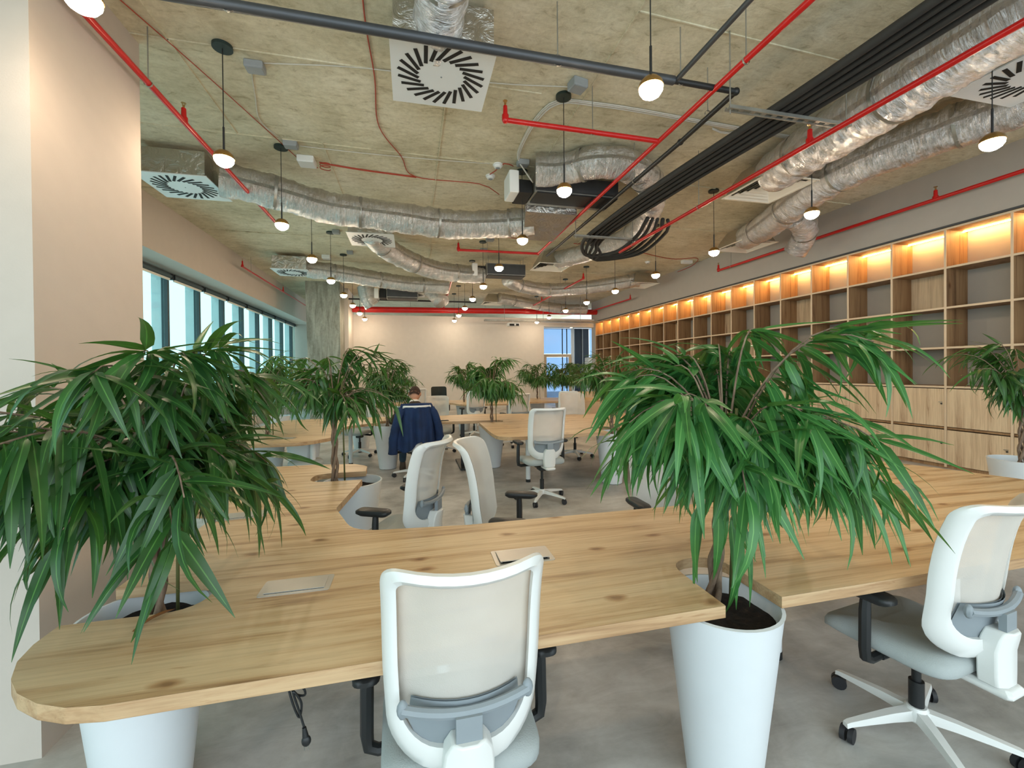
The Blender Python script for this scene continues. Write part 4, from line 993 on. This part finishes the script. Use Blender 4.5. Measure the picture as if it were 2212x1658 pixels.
def arm(s, rs, off=0): return [((ch_), .115), ((s*.16, .11, 1.0), rs[0]), ((s*.30, .24, .84), rs[1]), ((s*.345, .36, .79), rs[2]), ((s*.20, .58, .785), rs[3])]
def leg(s, rs): return [((pel), .12), ((s*.09, .03, .53), rs[0]), ((s*.14, .28, .525), rs[1]), ((s*.16, .46, .50), rs[2]), ((s*.165, .52, .28), rs[3]), ((s*.17, .545, .10), rs[4])]
B_ = [[(pel, .12), (sp, .11), (ch_, .115), (nb, .07), (nk, .052), (hd, .06)]]
for s in (-1, 1):
    B_.append(arm(s, (.058, .045, .042, .030))+[((s*.14, .63, .775), .026)])
    B_.append(leg(s, (.085, .078, .062, .048, .036)))
    for k, (dx, dl) in enumerate(((-.034, .052), (-.012, .066), (.010, .070), (.030, .062))):
        bx_ = s*.125+dx*.7; B_.append([((s*.14, .63, .775), .026), ((bx_+dx*.2, .67, .773), .0095), ((bx_+dx*.4, .67+dl*.5, .776), .0085), ((bx_+dx*.5, .67+dl, .768), .0075)])
    B_.append([((s*.14, .63, .775), .026), ((s*.14-s*.035, .645, .770), .010), ((s*.14-s*.055, .672, .768), .008)])
skin_body('body', B_, 'skin', man)
S_ = [[(pel, .145), (sp, .138), (ch_, (.15, .125)), (nb, .095), (nk, .066)]]
for s in (-1, 1): S_.append(arm(s, (.078, .060, .056, .042))[:-1]+[((s*.225, .545, .787), .041)])
skin_body('sweater', [[(p, (r_ if isinstance(r_, tuple) else r_)) for p, r_ in c] for c in S_], 'sweater_cloth', man)
skin_body('trousers', [[((0, 0, .55), .15), ((0, 0, .60), .14)]]+[leg(s, (.105, .098, .080, .064, .055)) for s in (-1, 1)], 'jeans_cloth', man)
for s in (-1, 1):
    m = MB(); x = s*.17; prof = [(-.06, .045, .05), (-.03, .05, .16), (.02, .048, .14), (.08, .048, .075), (.15, .044, .055), (.19, .03, .04)]
    vs = []
    for (y, hw, zt_) in prof: vs += [Vector((x-hw, .54+y, 0)), Vector((x-hw*.85, .54+y, zt_*.8)), Vector((x-hw*.4, .54+y, zt_)), Vector((x+hw*.4, .54+y, zt_)), Vector((x+hw*.85, .54+y, zt_*.8)), Vector((x+hw, .54+y, 0))]
    fs = [(k*6+i, k*6+(i+1) % 6, k*6+6+(i+1) % 6, k*6+6+i) for k in range(5) for i in range(6)]+[(5, 4, 3, 2, 1, 0), tuple(range(30, 36))]
    m.add(vs, fs); m.build('boot', 'boot_leather', man, smooth=True, autos=60)
MB().lathe([(.082, 0), (.088, .02), (.076, .055), (.064, .058), (.062, .03)], 22, (0, 0, 0), Matrix.Translation((0, .15, 1.055)) @ Matrix.Rotation(-.5, 4, 'X')).build('shirt_collar', 'shirt_cloth', man, smooth=True, autos=50)
HM = Matrix.Translation((.01, .235, 1.215)) @ Matrix.Scale(1.14, 4) @ Matrix.Rotation(radians(-12), 4, 'Z') @ Matrix.Rotation(radians(-42), 4, 'X')
m = MB(); n, mm = 24, 16; vs = []
for i in range(mm+1):
    th = pi*i/mm; zz = -cos(th)
    for k in range(n):
        a = 2*pi*k/n; x = .074*max(sin(th), .001)*cos(a); y = .094*max(sin(th), .001)*sin(a); z = .112*zz
        if y > 0 and z < -.02: x *= 1-.9*(-z-.02)*2.2; y *= 1-.3*(-z-.02)
        if y < 0 and z < -.03: y *= .82
        if y > .06: y += .026*math.exp(-((x/.012)**2+((z+.022)/.020)**2))-.010*math.exp(-(((abs(x)-.03)/.014)**2+((z-.008)/.012)**2))+.006*math.exp(-((x/.022)**2+((z+.062)/.008)**2))
        vs.append(HM @ Vector((x, y, z)))
m.add(vs, [(i*n+k, i*n+(k+1) % n, (i+1)*n+(k+1) % n, (i+1)*n+k) for i in range(mm) for k in range(n)]); hb = m.build('head', 'skin', man, smooth=True)
for s in (-1, 1):
    MB().ball(HM @ Vector((s*.077, -.005, -.008)), .010, .019, .030, 10, 8, HM.to_3x3().to_4x4()).build('ear', 'skin', hb, smooth=True)
    MB().ball(HM @ Vector((s*.029, .078, .008)), .0115, n=10, m=6).build('eye', 'shirt_cloth', hb, smooth=True)
m = MB(); vs = []
for i in range(9):
    th = pi*.5*i/8*1.12+pi*.44
    for k in range(n):
        a = 2*pi*k/n; zz = -cos(th); f_ = 1.035+.012*noise.noise(Vector((cos(a)*6, sin(a)*6, zz*6))); lo = .02 if sin(a) > .25 else (-.055 if sin(a) < -.3 else -.01)
        z = max(.112*zz, lo) if i == 0 else .112*(zz)
        if i == 0: z = lo
        q = sqrt(max(0, 1-(z/.112)**2)); vs.append(HM @ Vector((.074*q*cos(a)*f_, .094*q*sin(a)*f_, z*f_)))
m.add(vs, [(i*n+k, i*n+(k+1) % n, (i+1)*n+(k+1) % n, (i+1)*n+k) for i in range(8) for k in range(n)]); m.build('hair', 'hair', man, smooth=True)

jk = thing('jacket', "navy blue jacket draped over the seated man's chair back, sleeves hanging down", 'jacket', (.04, 6.50, 0), radians(8))
m = MB(); nu, nv = 44, 26
for v_ in range(nv+1):
    t_ = v_/nv
    for u_ in range(nu+1):
        s = u_/nu*2-1
        hemz = .47+.05*cos(s*5)+.06*max(0, 1-abs(s-.15)*3)
        z = 1.10-.012*(s*s)-(1.10-hemz)*t_
        wdt = .215+.095*t_**.8+.02*sin(t_*5)
        x = wdt*s; fold = (sin(s*11+.6*sin(t_*4))*.5+sin(s*19+1.3)*.35)*min(1, t_*2.2+.05)
        y = -.30+2.0*min(abs(x), .23)**2-.035-.030*t_-.042*fold+max(0, abs(s)-.86)*.55*t_**.5
        m.v.append((x, y, z))
for v_ in range(nv):
    for u_ in range(nu): a = v_*(nu+1)+u_; m.f.append((a, a+1, a+nu+2, a+nu+1))
o = m.build('back_panel_cloth', 'jacket_cloth', jk, smooth=True); md = o.modifiers.new('th', 'SOLIDIFY'); md.thickness = .008
m = MB()
for v_ in range(7):
    t_ = v_/6
    for u_ in range(nu+1):
        s = u_/nu*2-1; x = .218*s; a = pi*t_*.5
        m.v.append((x, -.335+2.0*x*x+.10*sin(a)*.8, 1.098-.012*s*s+.018*sin(pi*t_)-.10*max(0, t_-.4)))
for v_ in range(6):
    for u_ in range(nu): a = v_*(nu+1)+u_; m.f.append((a, a+1, a+nu+2, a+nu+1))
o = m.build('collar_fold', 'jacket_cloth', jk, smooth=True); md = o.modifiers.new('th', 'SOLIDIFY'); md.thickness = .008
for s, zl in ((-1, .40), (1, .50)):
    P = [Vector((s*.20, -.24, 1.03)), Vector((s*.255, -.26, .93)), Vector((s*.30, -.25, .78)), Vector((s*.325, -.22, .62)), Vector((s*.335, -.20, zl))]
    P = catmull(P, .03); N = len(P)
    MB().tube(P, .06, 16, crinkle=.16, seed=s*3, rad=[.052+.014*i/N for i in range(N)]).build('sleeve', 'jacket_cloth', jk, smooth=True)

# ---------------------------------------------------------------- small things on and under the desks
def power_box(x, y, z, label, w_=.25, d=.125, lid=0, rz=0):
    t_ = thing('desk_power_box', label, 'power socket', (x, y, z), rz, 'metal power flaps in the desktops')
    m = MB(); m.prism(rounded([(-w_/2, -d/2, .012), (w_/2, -d/2, .012), (w_/2, d/2, .012), (-w_/2, d/2, .012)], 4), 0, .003); m.build('frame_plate', 'steel_plate', t_)
    M_ = Matrix.Translation((0, d/2-.02, .0035)) @ Matrix.Rotation(-lid, 4, 'X')
    MB().box(-w_/2+.02, w_/2-.02, -(d-.036), 0, 0, .003, M_).build('lid', 'steel_plate', t_)
    MB().box(-w_/2+.022, w_/2-.022, -d/2+.014, -d/2+.019, .003, .0036).build('finger_gap', 'slot_black', t_)
    if lid: MB().box(-w_/2+.03, w_/2-.03, -d/2+.02, d/2-.03, .0031, .0036).build('socket_strip', 'slot_black', t_)
power_box(-.435, 1.79, ZT, 'closed brushed metal power flap in the near desktop, left of the foreground chair')
power_box(.47, 1.83, ZT, 'slightly raised metal power flap behind the foreground chair back', .26, .15, radians(3))
power_box(3.2, 2.22, ZT, 'metal power flap on the near desktop, right of the foreground plant')
power_box(-1.55, 5.85, ZT, 'metal power flap on the left lobe of the second desk')
power_box(-.95, 2.75, ZT, 'metal power flap on the left arm of the near desk', rz=.1)
t_ = thing('power_cord', 'coiled black power cord with a plug hanging under the near desk', 'cable', (-.355, 1.40, .697))
P = [(0, 0, 0), (.0, 0, -.05), (-.03, .01, -.08), (-.065, 0, -.03), (-.05, -.01, -.012), (-.02, 0, -.05), (.0, .01, -.10), (-.03, 0, -.12), (-.075, .0, -.09), (-.07, .01, -.06), (-.01, 0, -.08), (.04, -.01, -.12), (.045, 0, -.16), (.01, .01, -.16), (-.02, 0, -.11), (.0, 0, -.2), (.02, .01, -.26), (.03, 0, -.19), (.0, -.01, -.13), (.025, 0, -.24), (.04, 0, -.30)]
t_.scale = (.70, .70, .70)
MB().tube(catmull(P, .01), .0048, 8).build('wire', 'black_plastic', t_, smooth=True)
MB().cyl((.04, 0, -.30), (.045, 0, -.34), .008, .013, n=12).ball((.048, 0, -.36), .020, .014, .024, 12, 8).build('plug', 'black_plastic', t_, smooth=True, autos=50)
MB().cyl((.040, 0, -.38), (.040, 0, -.40), .0025, n=6).cyl((.056, 0, -.38), (.056, 0, -.40), .0025, n=6).build('plug_pin', 'galvanised', t_)
m = MB(); V, Fc, U = leaf_mesh(1, .13, .25); MM = Matrix.Translation((-.80, 1.70, ZT+.006)) @ Matrix.Rotation(radians(-125), 4, 'Z') @ Matrix.Scale(.17, 4)
m.add([MM @ (Vector(v)+Vector((0, 0, .10-abs(v[0]-.5)*.15))) for v in V], Fc); tag(m.build('dry_leaf', 'dry_leaf', smooth=True), 'curled brown dead leaf lying on the desk beside the left planter', 'leaf')
t_ = thing('waste_bin', 'white tapered waste bin standing behind the tall planter left of the man', 'bin', (-.98, 9.0, 0))
MB().lathe([(.13, 0), (.135, .01), (.185, .42), (.19, .44), (.18, .44), (.128, .03), (.001, .03)], 28).build('bin_body', 'pot_white', t_, smooth=True, autos=40)
MB().lathe([(.17, .36), (.192, .445), (.198, .40)], 28).build('bin_liner', 'white_plastic', t_, smooth=True)
t_ = thing('stool', 'round grey upholstered stool between the white planters under the second desk', 'stool', (-1.28, 5.75, 0))
MB().lathe([(.001, .36), (.16, .37), (.20, .41), (.205, .45), (.18, .475), (.001, .48)], 28).build('seat', 'seat_fabric', t_, smooth=True, autos=60)
MB().lathe([(.16, 0), (.16, .01), (.03, .03), (.025, .36)], 24).build('pedestal', 'grey_plastic', t_, smooth=True, autos=40)
t_ = thing('phone', 'dark phone lying on the desk beside the seated man', 'phone', (.52, 7.14, ZT+.001), radians(10))
MB().rbox(-.075, .075, -.04, .04, 0, .009, .003).build('body', 'black_plastic', t_)
MB().box(-.07, .07, -.036, .036, .0091, .0095).build('screen', 'slot_black', t_)
t_ = thing('laptop', "open dark laptop on the desk at the seated man's left", 'laptop', (-.12, 7.42, ZT+.001), radians(6))
MB().rbox(-.16, .16, -.11, .11, 0, .014, .004).build('keyboard_base', 'charcoal_metal', t_)
MB().box(-.16, .16, 0, .21, 0, .006, Matrix.Translation((0, .11, .012)) @ Matrix.Rotation(radians(105), 4, 'X')).build('screen_lid', 'charcoal_metal', t_)
